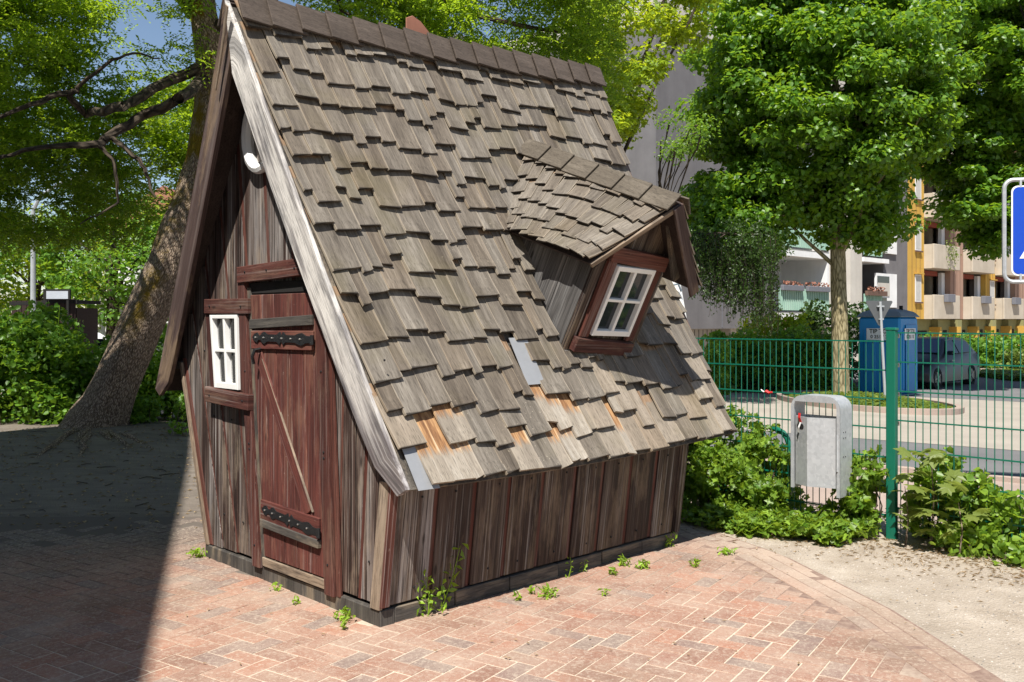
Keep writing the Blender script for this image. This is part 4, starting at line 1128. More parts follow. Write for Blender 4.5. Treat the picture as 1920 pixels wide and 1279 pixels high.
# dark slot handle in the left facet
A = Vector((-x1, -dp, 0)); B = Vector((-.03, -dp - .055, 0)); dd = (B - A).normalized(); nn = Vector((dd.y, -dd.x, 0))
if nn.y > 0: nn = -nn
pts = [(.035 + .018 * math.cos(a) + (.04 if math.cos(a) > 0 else 0), .745 + .02 * math.sin(a)) for a in [2 * PI * i / 16 for i in range(16)]]
m = MB(); m.prism(pts, lambda a, b, d: A + dd * a + nn * d + Vector((0, 0, b)), .0005, .002); m.build('handle_slot', M['dark'], bin_)
m = MB(); m.box((0, -.005, .57), (.3, .008, .44)); m.build('back_plate', M['galv'], bin_)
for sx, x in ((1, x1 + .018),):
    m = MB(); m.box((x - .006, -dp + .03, .79), (.02, .03, .07)); m.tube([(x, -dp - .004, .45), (x, -dp - .004, .7)], .006, 6); m.build('latch', M['galv'], bin_)
for z in (.72, .68, .55):
    for y in (-.14, -.11): 
        m = MB(); m.tube([(W2 - .001, y, z), (W2 + .003, y, z)], .004, 6); m.build('rivet', M['iron'], bin_)
# ribbon
M['ribbonred'] = simple('red_ribbon', (0.6, 0.03, 0.03), .5); M['ribbonwhite'] = M['signwhite']
p0 = A + dd * .055 + nn * .006
rib = empty('ribbon', (0, 0, 0), 0); rib.matrix_world = Matrix.Translation((bc.x, bc.y, 0)) @ Matrix.Rotation(math.atan2(-U.y, -U.x), 4, 'Z')
tag(rib, 'short red and white ribbon tied to the front of the grey litter bin', 'ribbon')
def band(a, b, wd, mat, par, nm):
    m = MB(); a, b = Vector(a), Vector(b); mid = (a + b) / 2 + nn * .008; wv = dd * wd / 2
    for p_, q_ in ((a, mid), (mid, b)): m.hexa([p_ - wv, p_ + wv, q_ + wv, q_ - wv], [x + nn * .0012 for x in (p_ - wv, p_ + wv, q_ + wv, q_ - wv)])
    return m.build(nm, mat, par)
Z = lambda z: Vector((0, 0, z))
band(p0 + Z(.84), p0 + dd * .012 + Z(.775), .026, M['ribbonred'], rib, 'red_section')
band(p0 + dd * .012 + Z(.775), p0 - dd * .012 + Z(.70), .018, M['ribbonwhite'], rib, 'white_section')
band(p0 - dd * .012 + Z(.70), p0 - dd * .022 + Z(.655), .01, M['signblack'], rib, 'dark_section')
# a second ribbon knotted on the wires of the fence, left of the bin
rb = empty('ribbon', FP + U * .93 + Z(.955) - V * .045, math.atan2(-U.y, -U.x)); tag(rb, 'red and white ribbon knotted on the fence wires left of the litter bin', 'ribbon')
m = MB()
pts = [Vector((.0 + .03 * i / 4, -.004 + .006 * (i % 2), .012 * math.sin(i * 2.0))) for i in range(6)]
m.tube([(-.02, 0, .0), (0, -.01, .008), (.02, 0, -.004), (.045, -.006, .004)], [.006, .013, .012, .007], 6); m.build('red_section', M['ribbonred'], rb)
m = MB(); m.tube([(-.05, 0, .018), (-.035, -.004, .008), (-.02, 0, 0)], [.004, .006, .005], 5); m.build('white_section', M['ribbonwhite'], rb)

# green bent pipe bracket behind the fence, left of the bin
m = MB(); c0 = FP + U * .83 + V * .12
pts = [c0 + U * .1 + Z(.83)] + [c0 + U * (.1 * math.cos(a) - .0) + Z(.73 + .1 * math.sin(a)) for a in [PI / 2 - PI / 2 * i / 6 * 1.0 for i in range(7)][::1]]
pts = [c0 + U * .16 + V * .02 + Z(.665), c0 + U * .11 + Z(.66), c0 + U * .06 + Z(.64), c0 + U * .025 + Z(.60), c0 + U * .005 + Z(.54), c0 + Z(.45), c0 + Z(.0)]
hoop = m.tube(pts, .022, 8).build('bent_pipe', M['fence'], None, smooth=True); tag(hoop, 'dark green bent pipe rail standing behind the mesh fence beside the litter bin', 'pipe rail')

# ------------------------------------------------------------------ pedestrian crossing sign on its frame beyond the fence
sg_ = P(1888, 335, 7.5); SW = .84
sc0 = Vector((sg_.x + SW / 2 + .02, 7.5, 0)); sign = empty('crossing_sign', (sc0.x, sc0.y, gz(sc0.x, sc0.y)), math.radians(-14))
tag(sign, 'blue square pedestrian crossing sign in a grey tube frame at the right edge', 'road sign')
zc = EYE + (HOR - 431) / F * 7.5 - gz(sc0.x, sc0.y)
def rrect(w_, h_, r, n=6):
    pts = []
    for cx, cy, a0 in ((w_ - r, h_ - r, 0), (-w_ + r, h_ - r, 90), (-w_ + r, -h_ + r, 180), (w_ - r, -h_ + r, 270)):
        for i in range(n + 1):
            a = math.radians(a0 + 90 * i / n); pts.append((cx + r * math.cos(a), cy + r * math.sin(a)))
    return pts
SF = lambda a, b, d: Vector((a, d, zc + b))
m = MB(); pr = rrect(.42, .42, .07); pr.append(pr[0]); m.tube([SF(a, b, 0) for a, b in pr], .017, 8, cap=False); m.build('tube_frame', M['galv'], sign, smooth=True)
m = MB(); m.prism(rrect(.37, .37, .05), SF, -.012, -.006); m.build('white_border', M['signwhite'], sign)
m = MB(); m.prism(rrect(.358, .358, .045), SF, -.0145, -.0122); m.build('blue_face', M['signblue'], sign)
m = MB(); m.prism([(-.31, -.23), (.31, -.23), (.0, .31)], SF, -.017, -.0148); m.build('white_triangle', M['signwhite'], sign)
for i in range(7):
    x = -.235 + i * .068; h = .075
    m = MB(); sk = .028 * (-x) / .2
    m.prism([(x - .011, -.21), (x + .016, -.21), (x + .016 + sk, -.21 + h * 1.1), (x - .008 + sk, -.21 + h * 1.1)], SF, -.019, -.0172); m.build('crossing_stripe', M['signblack'], sign)
m = MB()
m.prism([(.022 * math.cos(a), .16 + .025 * math.sin(a)) for a in [2 * PI * i / 12 for i in range(12)]], SF, -.019, -.0172)
m.prism([(-.03, .125), (.03, .125), (.035, .0), (-.03, .0)], SF, -.0191, -.0172)
m.prism([(-.03, .0), (.0, .0), (-.05, -.12), (-.085, -.12)], SF, -.0192, -.0172)
m.prism([(.0, .0), (.035, .0), (.08, -.12), (.045, -.12)], SF, -.0193, -.0172)
m.prism([(.03, .115), (.045, .1), (.09, .03), (.075, .022)], SF, -.0194, -.0172)
m.prism([(-.03, .115), (-.045, .1), (-.085, .04), (-.072, .03)], SF, -.0195, -.0172)
m.build('walking_figure', M['signblack'], sign)
for x in (-.3, .3):
    for z in (-.385, .385):
        m = MB(); m.box(SF(x, z, -.005), (.016, .02, .06)); m.build('clamp', M['alu'], sign)
m = MB(); m.tube([(.42, .03, 0), (.42, .03, zc + .45)], .03, 10); m.build('pole', M['galv'], sign, smooth=True)
# ------------------------------------------------------------------ apartment blocks; facade runs along V through BF
BF = Vector((13.05, 41.7, 0)); BANG = math.atan2(V.y, V.x)
def render_mat(name, lo, hi, sc=1.2):
    t = NT(name); p = t.obj(); n = t.noise(p, sc, 6, 0.6); st = t.noise(t.scale(p, (2.5, 2.5, .25)), 1.0, 5, .6)
    c = t.ramp(t.math('ADD', t.math('MULTIPLY', n, .6), t.math('MULTIPLY', st, .4)), [(.3, lo), (.7, hi)])
    t.bump(t.noise(p, 40, 3), .15, .01); return t.fin(c, .9, 0, .2)
M['greyrender'] = render_mat('grey_render', (0.125, 0.118, 0.122), (0.18, 0.172, 0.176))
M['lightrender'] = render_mat('light_plaster', (0.42, 0.39, 0.35), (0.55, 0.52, 0.47))
M['whiterender'] = render_mat('white_plaster', (0.62, 0.62, 0.62), (0.78, 0.78, 0.78))
M['concrete'] = render_mat('washed_concrete', (0.38, 0.33, 0.26), (0.52, 0.46, 0.38))
M['ochre'] = render_mat('ochre_panel', (0.44, 0.26, 0.05), (0.56, 0.35, 0.08))
M['brownp'] = render_mat('brown_pink_panel', (0.29, 0.18, 0.135), (0.37, 0.24, 0.18))
M['greenbal'] = render_mat('pale_green_corrugated_panel', (0.22, 0.38, 0.31), (0.36, 0.5, 0.42))
M['olive'] = render_mat('olive_base', (0.2, 0.2, 0.09), (0.28, 0.27, 0.13))
M['brownbox'] = simple('brown_planter', (0.13, 0.075, 0.055), .8)
M['greybox'] = simple('grey_planter', (0.16, 0.165, 0.19), .7)
M['redroof'] = simple('red_awning', (0.25, 0.05, 0.03), .8)
M['bluecurtain'] = simple('bright_blue_curtain', (0.01, 0.3, 0.7), .8)
M['garage'] = simple('beige_garage_door', (0.45, 0.42, 0.38), .7)
block = empty('apartment_block', BF, BANG); tag(block, 'grey rendered apartment block with green balcony panels behind the round green tree', 'apartment building')
blk2 = empty('apartment_block', BF, BANG); tag(blk2, 'ochre and brown panelled apartment block with concrete balcony boxes at the right', 'apartment building')
# local: x along facade (q), y into the building (+U is left/back => inward), z up
def fb(name, mat, q0, q1, y0, y1, z0, z1, par=block, bev=0):
    m = MB(); m.box(((q0 + q1) / 2, (y0 + y1) / 2, (z0 + z1) / 2), (q1 - q0, y1 - y0, z1 - z0)); return m.build(name, mat, par, bevel=bev)
INW = 1  # local +y = U direction = away from the sunlit front
FL = [1.8, 4.6, 7.4, 10.2]; TOP = 12.7; GR = -.6
# grey end wall and piers
fb('wall', M['greyrender'], -10.7, -2.5, 0, 9, 1.15, TOP); fb('parapet', M['lightrender'], -10.75, -2.45, -.04, 9, TOP, TOP + .9)
fb('wall', M['lightrender'], -10.7, -9.3, .5, 9, GR, 1.148); fb('wall', M['lightrender'], -4.9, -2.5, .5, 9, GR, 1.148); fb('garage_door', M['garage'], -9.3, -4.9, 1.0, 1.1, GR, 1.148)
for k in range(14): fb('door_rib', M['greyrender'], -9.2 + k * .3, -9.17 + k * .3, .985, 1.0, GR, 1.1)
fb('notice', M['ochre'], -8.3, -7.6, .96, .984, .35, .95)
fb('joint', M['greybox'], -6.32, -6.28, -.012, -.001, 1.2, TOP)
# loggia bays
def loggia(q0, q1, wallmat):
    for i, z in enumerate(FL):
        fb('floor_slab', M['whiterender'], q0, q1, -.35, 2.2, z - .28, z - .02)
        fb('balcony_floor', M['lightrender'], q0, q1, -.3, 2.2, z - .019, z + .05)
        ck = 2.1
        fb('rear_wall', M['whiterender'] if i == 0 else M['lightrender'], q0, q1, ck, ck + .2, z + .05, z + 2.52)
        fb('window', M['darkglass'], q0 + .1, q0 + 1.0, ck - .04, ck - .005, z + .1, z + 2.2)
        rail = fb('balcony_panel', M['greenbal'], q0 + .05, q1 - .1, -.34, -.30, z + .12, z + 1.1)
        nr_ = int((q1 - q0) / .16)
        mm = MB()
        for k in range(nr_): mm.box((q0 + .12 + k * .16, -.36, z + .61), (.07, .035, .96))
        mm.build('corrugation', M['greenbal'], rail)
        if i == 0:
            for a, b in ((q0 + .1, q0 + (q1 - q0) * .42), (q0 + (q1 - q0) * .5, q1 - .25)):
                pl = fb('planter', M['greybox'], a, b, -.52, -.37, z + .98, z + 1.22, bev=.02)
    fb('side_wall', M['whiterender'], q1 - .12, q1 + .05, -.3, 2.2, 1.5, TOP)
loggia(-2.48, 2.1, None)
fb('wall', M['greyrender'], -2.5, 2.2, 2.4, 9, GR, TOP); fb('entrance_recess', M['lightrender'], -2.5, 2.2, 1.2, 1.3, GR, 1.5); fb('beam', M['brownbox'], -2.3, .4, -.2, .0, 1.2, 1.5)
fb('wall', M['lightrender'], 2.16, 2.5, -.35, 9, GR, TOP)
fb('wall', M['greyrender'], 2.51, 4.5, .4, 9, 1.9, TOP); fb('canopy', M['whiterender'], 2.51, 4.5, -.6, .39, 1.75, 1.88); fb('door', M['brownbox'], 2.6, 4.3, .6, .7, GR, 1.74)
for z in FL[1:]: fb('window', M['whiterender'], 2.9, 4.1, .33, .39, z + .6, z + 2.0)
fb('wall', M['lightrender'], 4.51, 5.75, -.2, 9, GR, TOP)
# second loggia with a white window beside it
for z in FL:
    fb('floor_slab', M['whiterender'], 5.76, 8.6, -.3, 2.0, z - .2, z + .02)
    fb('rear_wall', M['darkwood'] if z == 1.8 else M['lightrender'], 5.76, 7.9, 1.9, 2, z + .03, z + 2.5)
    pn = fb('balcony_panel', M['greenbal'], 5.8, 7.8, -.3, -.25, z + .1, z + 1.0); mm = MB()
    for k in range(12): mm.box((5.88 + k * .16, -.32, z + .55), (.07, .035, .88))
    mm.build('corrugation', M['greenbal'], pn)
    fb('planter', M['brownbox'], 5.8, 8.0, -.48, -.33, z + .92, z + 1.15)
    fb('wall', M['greyrender'], 8.61, 11.55, 0, 9, z - .2, z + 2.6)
    wf = fb('window_frame', M['whiterender'], 7.5, 9.95, -.12, -.02, z + .35, z + 2.1)
    fb('pane', M['darkglass'], 7.62, 9.0, -.14, -.121, z + 1.55 if z == 1.8 else z + .9, z + 1.95, wf); fb('blind', M['lightrender'], 7.62, 9.0, -.16, -.141, z + .95, z + 1.6, wf)
    fb('pane', M['darkglass'], 8.2, 8.7, -.14, -.121, z + .5, z + .85, wf)
fb('wall', M['greyrender'], 5.76, 11.55, 2.2, 9, GR, TOP); fb('wall', M['greyrender'], 8.61, 11.55, 0, 2.19, GR, 1.58)
fb('parapet', M['lightrender'], -2.44, 11.6, -.04, 9, TOP + .01, TOP + .9)
# left wing set back, with balconies between the tree leaves
lw = empty('apartment_block', P(1190, 600, 40.5) - Z(1.5), BANG); tag(lw, 'grey apartment wing with green balconies and blue curtains, glimpsed above the playhouse roof', 'apartment building')
fb('wall', M['greyrender'], -9, 1.45, 1.5, 7, GR, 12.5, lw); fb('wall', M['greyrender'], 1.451, 3.2, -.2, 7, GR, 12.4, lw)
for z in (2.9, 5.7, 8.5):
    fb('floor_slab', M['whiterender'], -5, 1.4, -.2, 1.5, z - .2, z, lw); pn = fb('balcony_panel', M['greenbal'], -5, 1.3, -.2, -.15, z + .02, z + 1.08, lw); mm = MB()
    for k in range(38): mm.box((-4.9 + k * .16, -.22, z + .55), (.06, .03, 1.0))
    mm.build('corrugation', M['greenbal'], pn); fb('rail_cap', M['tan'], -5, 1.32, -.26, -.12, z + 1.08, z + 1.16, lw)
    wf = fb('window_frame', M['whiterender'], -2.2, .9, 1.4, 1.49, z + .3, z + 2.3, lw); fb('pane', M['darkglass'], -2.0, .7, 1.36, 1.399, z + .45, z + 2.2, wf)
fb('blue_curtain', M['bluecurtain'], -1.7, -.6, 1.2, 1.25, 9.6, 10.9, lw); fb('blue_curtain', M['bluecurtain'], .1, .7, 1.2, 1.25, 9.6, 10.8, lw)
# ochre and brown block
q = 11.6; Z1 = [1.55, 4.37, 7.2, 10.0]
seq = [('ochre', 2.15), ('box', 3.75), ('brownp', 2.0), ('box', 3.7), ('ochre', 1.7), ('box', 3.75), ('brownp', 2.0), ('box', 3.7), ('ochre', 1.8), ('box', 3.7), ('brownp', 2.0), ('box', 3.7), ('ochre', 2.0)]
for kind, wd in seq:
    a, b = q, q + wd; q = b
    for i, z in enumerate(Z1):
        if kind == 'box':
            bx = fb('balcony_box', M['concrete'], a, b, -.55, -.43, z, z + 1.35, blk2, .02); fb('balcony_floor', M['concrete'], a, b, -.429, 1.6, z, z + .14, blk2)
            fb('side_wall', M['concrete'], a, a + .1, -.429, 1.6, z + .141, z + 1.34, blk2); fb('side_wall', M['concrete'], b - .1, b, -.429, 1.6, z + .141, z + 1.34, blk2)
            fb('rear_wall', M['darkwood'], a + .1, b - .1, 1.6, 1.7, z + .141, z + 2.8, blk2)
            fb('door_post', M['lightrender'], b - 1.0, b - .75, 1.2, 1.58, z + .15, z + 2.75, blk2); fb('side_window', M['whiterender'], b - .5, b - .02, .3, .5, z + 1.36, z + 2.7, blk2); fb('awning_box', M['redroof'], a + .12, b - .6, .5, .9, z + 2.5, z + 2.78, blk2)
            if i == 0 and q < 32:
                c_ = a + wd * .5; fb('planter', M['greybox'], c_ - .55, c_ + .55, -.8, -.56, z + .95, z + 1.4, blk2, .02)
        else:
            fb('panel', M[kind], a + .01, b - .01, 0, .3, z + .0, z + 2.815, blk2)
            mmm = MB()
            for k in range(1, 4): mmm.box((lerp(a, b, k / 4), -.004, z + 1.4), (.03, .008, 2.8))
            mmm.build('panel_joint', M['brownbox'], blk2)
            if kind == 'ochre' or True:
                wx = a + wd * .42 if kind == 'ochre' else b - .55
                if kind == 'ochre':
                    wf = fb('window_frame', M['whiterender'], wx, wx + .8, -.03, -.009, z + .95, z + 2.45, blk2); fb('sill', M['brownbox'], wx - .05, wx + .85, -.12, -.031, z + .86, z + .94, blk2)
                    fb('pane', M['curtain'], wx + .08, wx + .72, -.036, -.031, z + 1.02, z + 2.38, wf); fb('lintel', M['ochre'], wx - .1, wx + .9, -.18, -.009, z + 2.47, z + 2.52, blk2)
fb('wall', M['olive'], 11.6, q, .3, 1.2, GR - .2, 1.53, blk2)
for k in range(12):
    a = 13.6 + k * 2.9
    fb('cellar_window', M['dark'], a, a + 1.2, .27, .299, .3, .9, blk2); fb('pier', M['ochre'], a + 1.6, a + 1.85, -.3, .299, GR, 1.1, blk2); fb('pier', M['olive'], a + 1.86, a + 2.5, -.1, .298, GR, 1.5, blk2)
fb('wall', M['concrete'], 11.6, q, 1.8, 9, GR, 13, blk2); fb('parapet', M['concrete'], 11.61, q, -.4, 9, 12.83, 13.6, blk2)
# flower tufts in planters
def tuftbox(par, q0, q1, y, z, mat, n=60):
    pass

# ------------------------------------------------------------------ portable toilet
tc = P(1665, 600, 24.2); tz = gz(tc.x, tc.y) - .08
toi = empty('portable_toilet', (tc.x, tc.y, tz), BANG); tag(toi, 'blue portable toilet with grey roof standing at the kerb behind the fence post', 'portable toilet')
# local x = V (depth), y = U (left)
TS = .56; TH = 1.98
m = MB(); m.box((0, 0, .06), (1.18, 1.18, .12)); m.build('base', M['greyroof'], toi, bevel=.02)
m = MB(); m.box((0, 0, .12 + TH / 2), (1.1, 1.1, TH)); body = m.build('body', M['blue'], toi, bevel=.05)
for k in range(4):
    m = MB(); m.box((-.556, -.36 + k * .24, 1.0), (.03, .07, 1.5)); m.build('wall_rib', M['blue'], toi, bevel=.01)
    m = MB(); m.box((-.36 + k * .24, -.556, 1.0), (.07, .03, 1.5)); m.build('wall_rib', M['blue'], toi, bevel=.01)
m = MB(); pts = []
for i in range(9):
    a = PI * i / 8; pts.append((.61 * math.cos(a) * (1 if abs(math.cos(a)) > .01 else 0), .24 * math.sin(a) ** .8))
m = MB()
vs = [(.61 * sx, .61 * sy, TH + .12) for sx, sy in ((-1, -1), (1, -1), (1, 1), (-1, 1))] + [(.5 * sx, .5 * sy, TH + .25) for sx, sy in ((-1, -1), (1, -1), (1, 1), (-1, 1))] + [(.28 * sx, .28 * sy, TH + .33) for sx, sy in ((-1, -1), (1, -1), (1, 1), (-1, 1))]
fs = [(3, 2, 1, 0), (8, 9, 10, 11)] + [(r * 4 + i, r * 4 + (i + 1) % 4, r * 4 + 4 + (i + 1) % 4, r * 4 + 4 + i) for r in range(2) for i in range(4)]
m.add(vs, fs); rf = m.build('roof', M['greyroof'], toi, bevel=.03); m = MB(); m.tube([(0.1, -.3, TH + .2), (0.1, -.3, TH + .42)], .05, 8); m.build('vent_pipe', M['dark'], toi)
def textobj(name, body_, size, mat, M4, parent, ext=.002):
    cu = bpy.data.curves.new(name, 'FONT'); cu.body = body_; cu.size = size; cu.extrude = ext; cu.offset = size * .018; cu.align_x = 'CENTER'; cu.align_y = 'CENTER'
    tmp = bpy.data.objects.new(name + '_t', cu); me = bpy.data.meshes.new_from_object(tmp); bpy.data.objects.remove(tmp); bpy.data.curves.remove(cu)
    me.materials.clear(); me.materials.append(mat); o = link(name, me, parent); o.matrix_basis = M4; return o
def lab_M(face, y, z, off):
    # face 0: the -x side (toward the camera-left), face 1: the -y side
    if face == 0: R = Matrix(((0, 0, -1), (-1, 0, 0), (0, 1, 0)))
    else: R = Matrix(((1, 0, 0), (0, 0, -1), (0, 1, 0)))
    T = Vector((-off, y, z)) if face == 0 else Vector((y, -off, z))
    return Matrix.Translation(T) @ R.to_4x4()
for face, y in ((0, -.02), (1, .0)):
    m = MB()
    if face == 0: m.box((-.578, y, 1.66), (.008, .66, .3))
    else: m.box((y, -.578, 1.66), (.66, .008, .3))
    lb = m.build('name_label', M['signwhite'], toi)
    textobj('lettering', 'TIP TOI', .155, M['signblack'], lab_M(face, y, 1.73, .584), lb)
    textobj('lettering', '0 251 / 3', .125, M['signblack'], lab_M(face, y, 1.59, .584), lb)
m = MB(); m.box((.1, -.575, 1.05), (.7, .012, 1.7)); m.build('door', M['blue'], toi, bevel=.004)

# ------------------------------------------------------------------ yield sign seen from behind
yp = P(1640, 600, 20.0); yz = gz(yp.x, yp.y)
ys_g = empty('yield_sign', (yp.x + .1, yp.y, yz), math.radians(8)); tag(ys_g, 'triangular road sign seen from its grey back on a thin leaning post', 'road sign')
zt = EYE + 36 / F * 20 - yz
m = MB(); hw = .33
def rtri(r=.045):
    P3 = [Vector((-hw, zt)), Vector((hw, zt)), Vector((0, zt - hw * 1.72))]; out = []
    for i in range(3):
        p, a, b = P3[i], P3[i - 1], P3[(i + 1) % 3]; da, db = (a - p).normalized(), (b - p).normalized()
        out += [p + da * r, p + (da + db) * r * .35, p + db * r]
    return [(q.x, q.y) for q in out]
m.prism(rtri(), lambda a, b, d: Vector((a, d, b)), 0, .012); m.build('sign_plate', M['signgrey'], ys_g)
m = MB(); m.tube([(.13, -.035, -.1), (-.0, -.035, zt - .02)], .03, 8); m.build('post', M['alu'], ys_g, smooth=True)
for z in (zt - .12, zt - .4):
    m = MB(); m.box((-.0 + (zt - z) * .06, -.03, z), (.16 if z > zt - .2 else .1, .05, .03)); m.build('clamp', M['alu'], ys_g)

# ------------------------------------------------------------------ parked car
cc = (P(1752, 731, 25.7) + P(1815, 720, 28.05)) / 2; cz_ = gz(cc.x, cc.y)
car = empty('parked_car', (cc.x, cc.y, cz_ - .02), math.atan2(-V.y, -V.x))     # local +x = front
car.location += U * .75
tag(car, 'dark blue grey hatchback parked beside the blue portable toilet', 'car')
t = NT('shade_dark_car_paint'); M['paint'] = t.fin((0.01, 0.012, 0.018), .38, .0, .35); M['paint'].node_tree.nodes['Principled BSDF'].inputs['Coat Weight'].default_value = .15  # dark base colour stands in for tree shade over the car
M['tyre'] = simple('tyre_rubber', (.02, .02, .02), .85); M['rim'] = simple('alloy_rim', (.4, .41, .42), .35, .8); M['lamp'] = simple('lamp_glass', (.25, .26, .28), .3)
prof = [(-2.0, .35), (-2.05, .6), (-2.0, .9), (-1.85, 1.0), (-1.45, 1.38), (-1.1, 1.45), (-.2, 1.47), (.25, 1.42), (.95, 1.0), (1.6, .9), (1.95, .72), (2.05, .5), (2.0, .28), (1.7, .2), (-1.7, .2)]
def carsec(y):
    out = []
    for x, z in prof:
        yy = .86 if z < .95 else lerp(.84, .62, (z - .95) / .52)
        out.append((x * (1 - .03 * (abs(y) > .5)), yy, z))
    return out
m = MB(); n = len(prof); vs = []
for sy, kx in ((-1, .96), (-.6, 1), (.6, 1), (1, .96)):
    for x, z in prof:
        wz = .86 if z < .98 else lerp(.82, .6, min(1, (z - .98) / .47)); vs.append((x * kx, sy * wz, z if abs(sy) < 1 else z - .02))
fs = []
for r in range(3):
    for i in range(n): fs.append((r * n + i, (r + 1) * n + i, (r + 1) * n + (i + 1) % n, r * n + (i + 1) % n))
fs += [tuple(range(n)), tuple(range(4 * n - 1, 3 * n - 1, -1))]
m.add(vs, fs); cb = m.build('body', M['paint'], car, smooth=True, bevel=.03)
def cq(name, mat, pts, par=car, th=.012):
    m = MB(); a = [Vector(p) for p in pts]; nn = (a[1] - a[0]).cross(a[2] - a[0]).normalized() * th
    c = sum(a, Vector()) / len(a)
    if nn.dot(c - Vector((0, 0, .7))) < 0: nn = -nn
    k = len(a); m.add([p - nn * .2 for p in a] + [p + nn for p in a], [tuple(range(k)), tuple(range(2 * k - 1, k - 1, -1))] + [(i, (i + 1) % k, k + (i + 1) % k, k + i) for i in range(k)])
    return m.build(name, mat, par)
M['windscreen'] = NT('blue_reflecting_windscreen').fin((.03, .055, .12), .05, 0, .8)
cq('windscreen', M['windscreen'], [(.93, -.72, 1.03), (.93, .72, 1.03), (.30, .56, 1.40), (.30, -.56, 1.40)])
for sy in (-1, 1):
    cq('side_window', M['darkglass'], [(.72, sy * .835, 1.0), (-.25, sy * .835, 1.0), (-.25, sy * .64, 1.38), (.22, sy * .64, 1.36)])
    cq('side_window', M['darkglass'], [(-.32, sy * .835, 1.0), (-1.45, sy * .825, 1.02), (-1.2, sy * .66, 1.33), (-.32, sy * .64, 1.38)])
    m = MB(); m.box((.62, sy * .95, 1.03), (.12, .18, .12)); m.build('wing_mirror', M['paint'], car, bevel=.03)
    cq('headlight', M['lamp'], [(1.93, sy * .45, .62), (1.80, sy * .82, .64), (1.72, sy * .82, .78), (1.86, sy * .45, .76)])
    cq('tail_light', M['ribbonred'], [(-1.97, sy * .55, .8), (-1.9, sy * .84, .8), (-1.83, sy * .82, .98), (-1.9, sy * .55, .98)])
    m = MB(); m.box((.2, sy * .865, .8), (.16, .02, .03)); m.build('door_handle', M['alu'], car)
    for x in (-1.27, 1.3):
        wc = empty('wheel', (x, sy * .76, .31), 0, car)
        m = MB(); k = 20; pr = [(.31, -.1), (.31, .1), (.22, .105), (.22, -.105)]
        vs = [(r * math.cos(2 * PI * i / k), yy, r * math.sin(2 * PI * i / k)) for i in range(k) for r, yy in pr]
        m.add(vs, [(i * 4 + a, i * 4 + (a + 1) % 4, ((i + 1) % k) * 4 + (a + 1) % 4, ((i + 1) % k) * 4 + a) for i in range(k) for a in range(4)]); m.build('tyre', M['tyre'], wc, smooth=True)
        m = MB()
        for j in range(5):
            a = 2 * PI * j / 5; m.box((.1 * math.cos(a), sy * .09, .1 * math.sin(a)), (.2, .03, .05), Matrix.Rotation(-a, 3, 'Y'))
        m.tube([(0, sy * .07, 0), (0, sy * .115, 0)], .06, 10); m.build('rim', M['rim'], wc)
m = MB(); m.box((2.0, 0, .5), (.04, .9, .16)); m.build('grille', M['dark'], car); m = MB(); m.box((2.03, 0, .42), (.02, .52, .11)); m.build('number_plate', M['signwhite'], car)

# ------------------------------------------------------------------ left background
lp = P(62, 600, 20); lamp = empty('street_lamp', (lp.x, lp.y, 0), 0); tag(lamp, 'tall grey street lamp with a long arm reaching right among the leaves', 'street lamp')
zt = EYE + 262 / F * 20
m = MB(); m.tube([(0, 0, -.1), (0, 0, 2.2), (0, 0, EYE + 205 / F * 20)], [.06, .055, .045], 10); m.build('pole', M['alu'], lamp, smooth=True)
ax = 20 / F
m = MB(); m.tube([(0, 0, EYE + 205 / F * 20), (.15, 0, EYE + 232 / F * 20), (.55, 0, EYE + 255 / F * 20), (85 * ax, 0, EYE + 268 / F * 20)], [.045, .04, .035, .03], 8); m.build('arm', M['alu'], lamp, smooth=True)
m = MB(); m.box((108 * ax, 0, EYE + 275 / F * 20), (.75, .2, .09), Matrix.Rotation(-.16, 3, 'Y')); m.build('lamp_head', M['alu'], lamp, bevel=.03)
M['darkred'] = simple('dark_brown_red_boards', (0.028, 0.012, 0.01), .8)
for (x0, x1, y0, Y, lb) in ((22, 80, 564, 22, 'lower dark brown board enclosure behind the hedge, below the lamp pole'), (82, 142, 561, 21.5, 'higher dark brown board enclosure carrying the pale rectangular panel')):
    a = P(x0, y0, Y); b = P(x1, y0, Y)
    e = empty('board_enclosure', ((a.x + b.x) / 2, Y + .6, 0)); tag(e, lb, 'enclosure')
    wd = b.x - a.x; nb_ = 6
    for k in range(nb_):
        m = MB(); m.box((-wd / 2 + (k + .5) * wd / nb_, -.6, a.z / 2), (wd / nb_ - .012, .04, a.z)); m.build('board', M['darkred'], e)
    m = MB(); m.box((0, 0, a.z - .06), (wd + .08, 1.25, .08)); m.build('lid', M['dark'], e)
    m = MB(); m.box((-wd / 2 + .02, 0, a.z / 2 - .1), (.04, 1.1, a.z - .2)); m.box((wd / 2 - .02, 0, a.z / 2 - .1), (.04, 1.1, a.z - .2)); m.build('side_board', M['darkred'], e)
a = P(107, 552, 21.3); pnl = empty('sign_board', (a.x, a.y, 0)); tag(pnl, 'pale grey rectangular panel in dark frame standing above the brown enclosure', 'panel')
m = MB(); m.box((0, 0, a.z), (.62, .06, .24)); m.build('frame', M['dark'], pnl); m = MB(); m.box((.02, -.034, a.z - .015), (.5, .008, .18)); m.build('panel_face', simple('pale_grey_panel', (.42, .45, .5), .4), pnl)
m = MB(); m.box((-.25, 0, a.z / 2), (.05, .04, a.z)); m.box((.25, 0, a.z / 2), (.05, .04, a.z)); m.build('post', M['dark'], pnl)
a = P(228, 600, 34); vil = empty('white_house', (a.x, a.y, 0)); tag(vil, 'white house front with round bay and columns glimpsed beside the leaning trunk', 'house')
m = MB(); m.box((1.2, 2.6, 2.2), (6.4, 2.4, 5.0)); m.build('wall', M['whiterender'], vil)
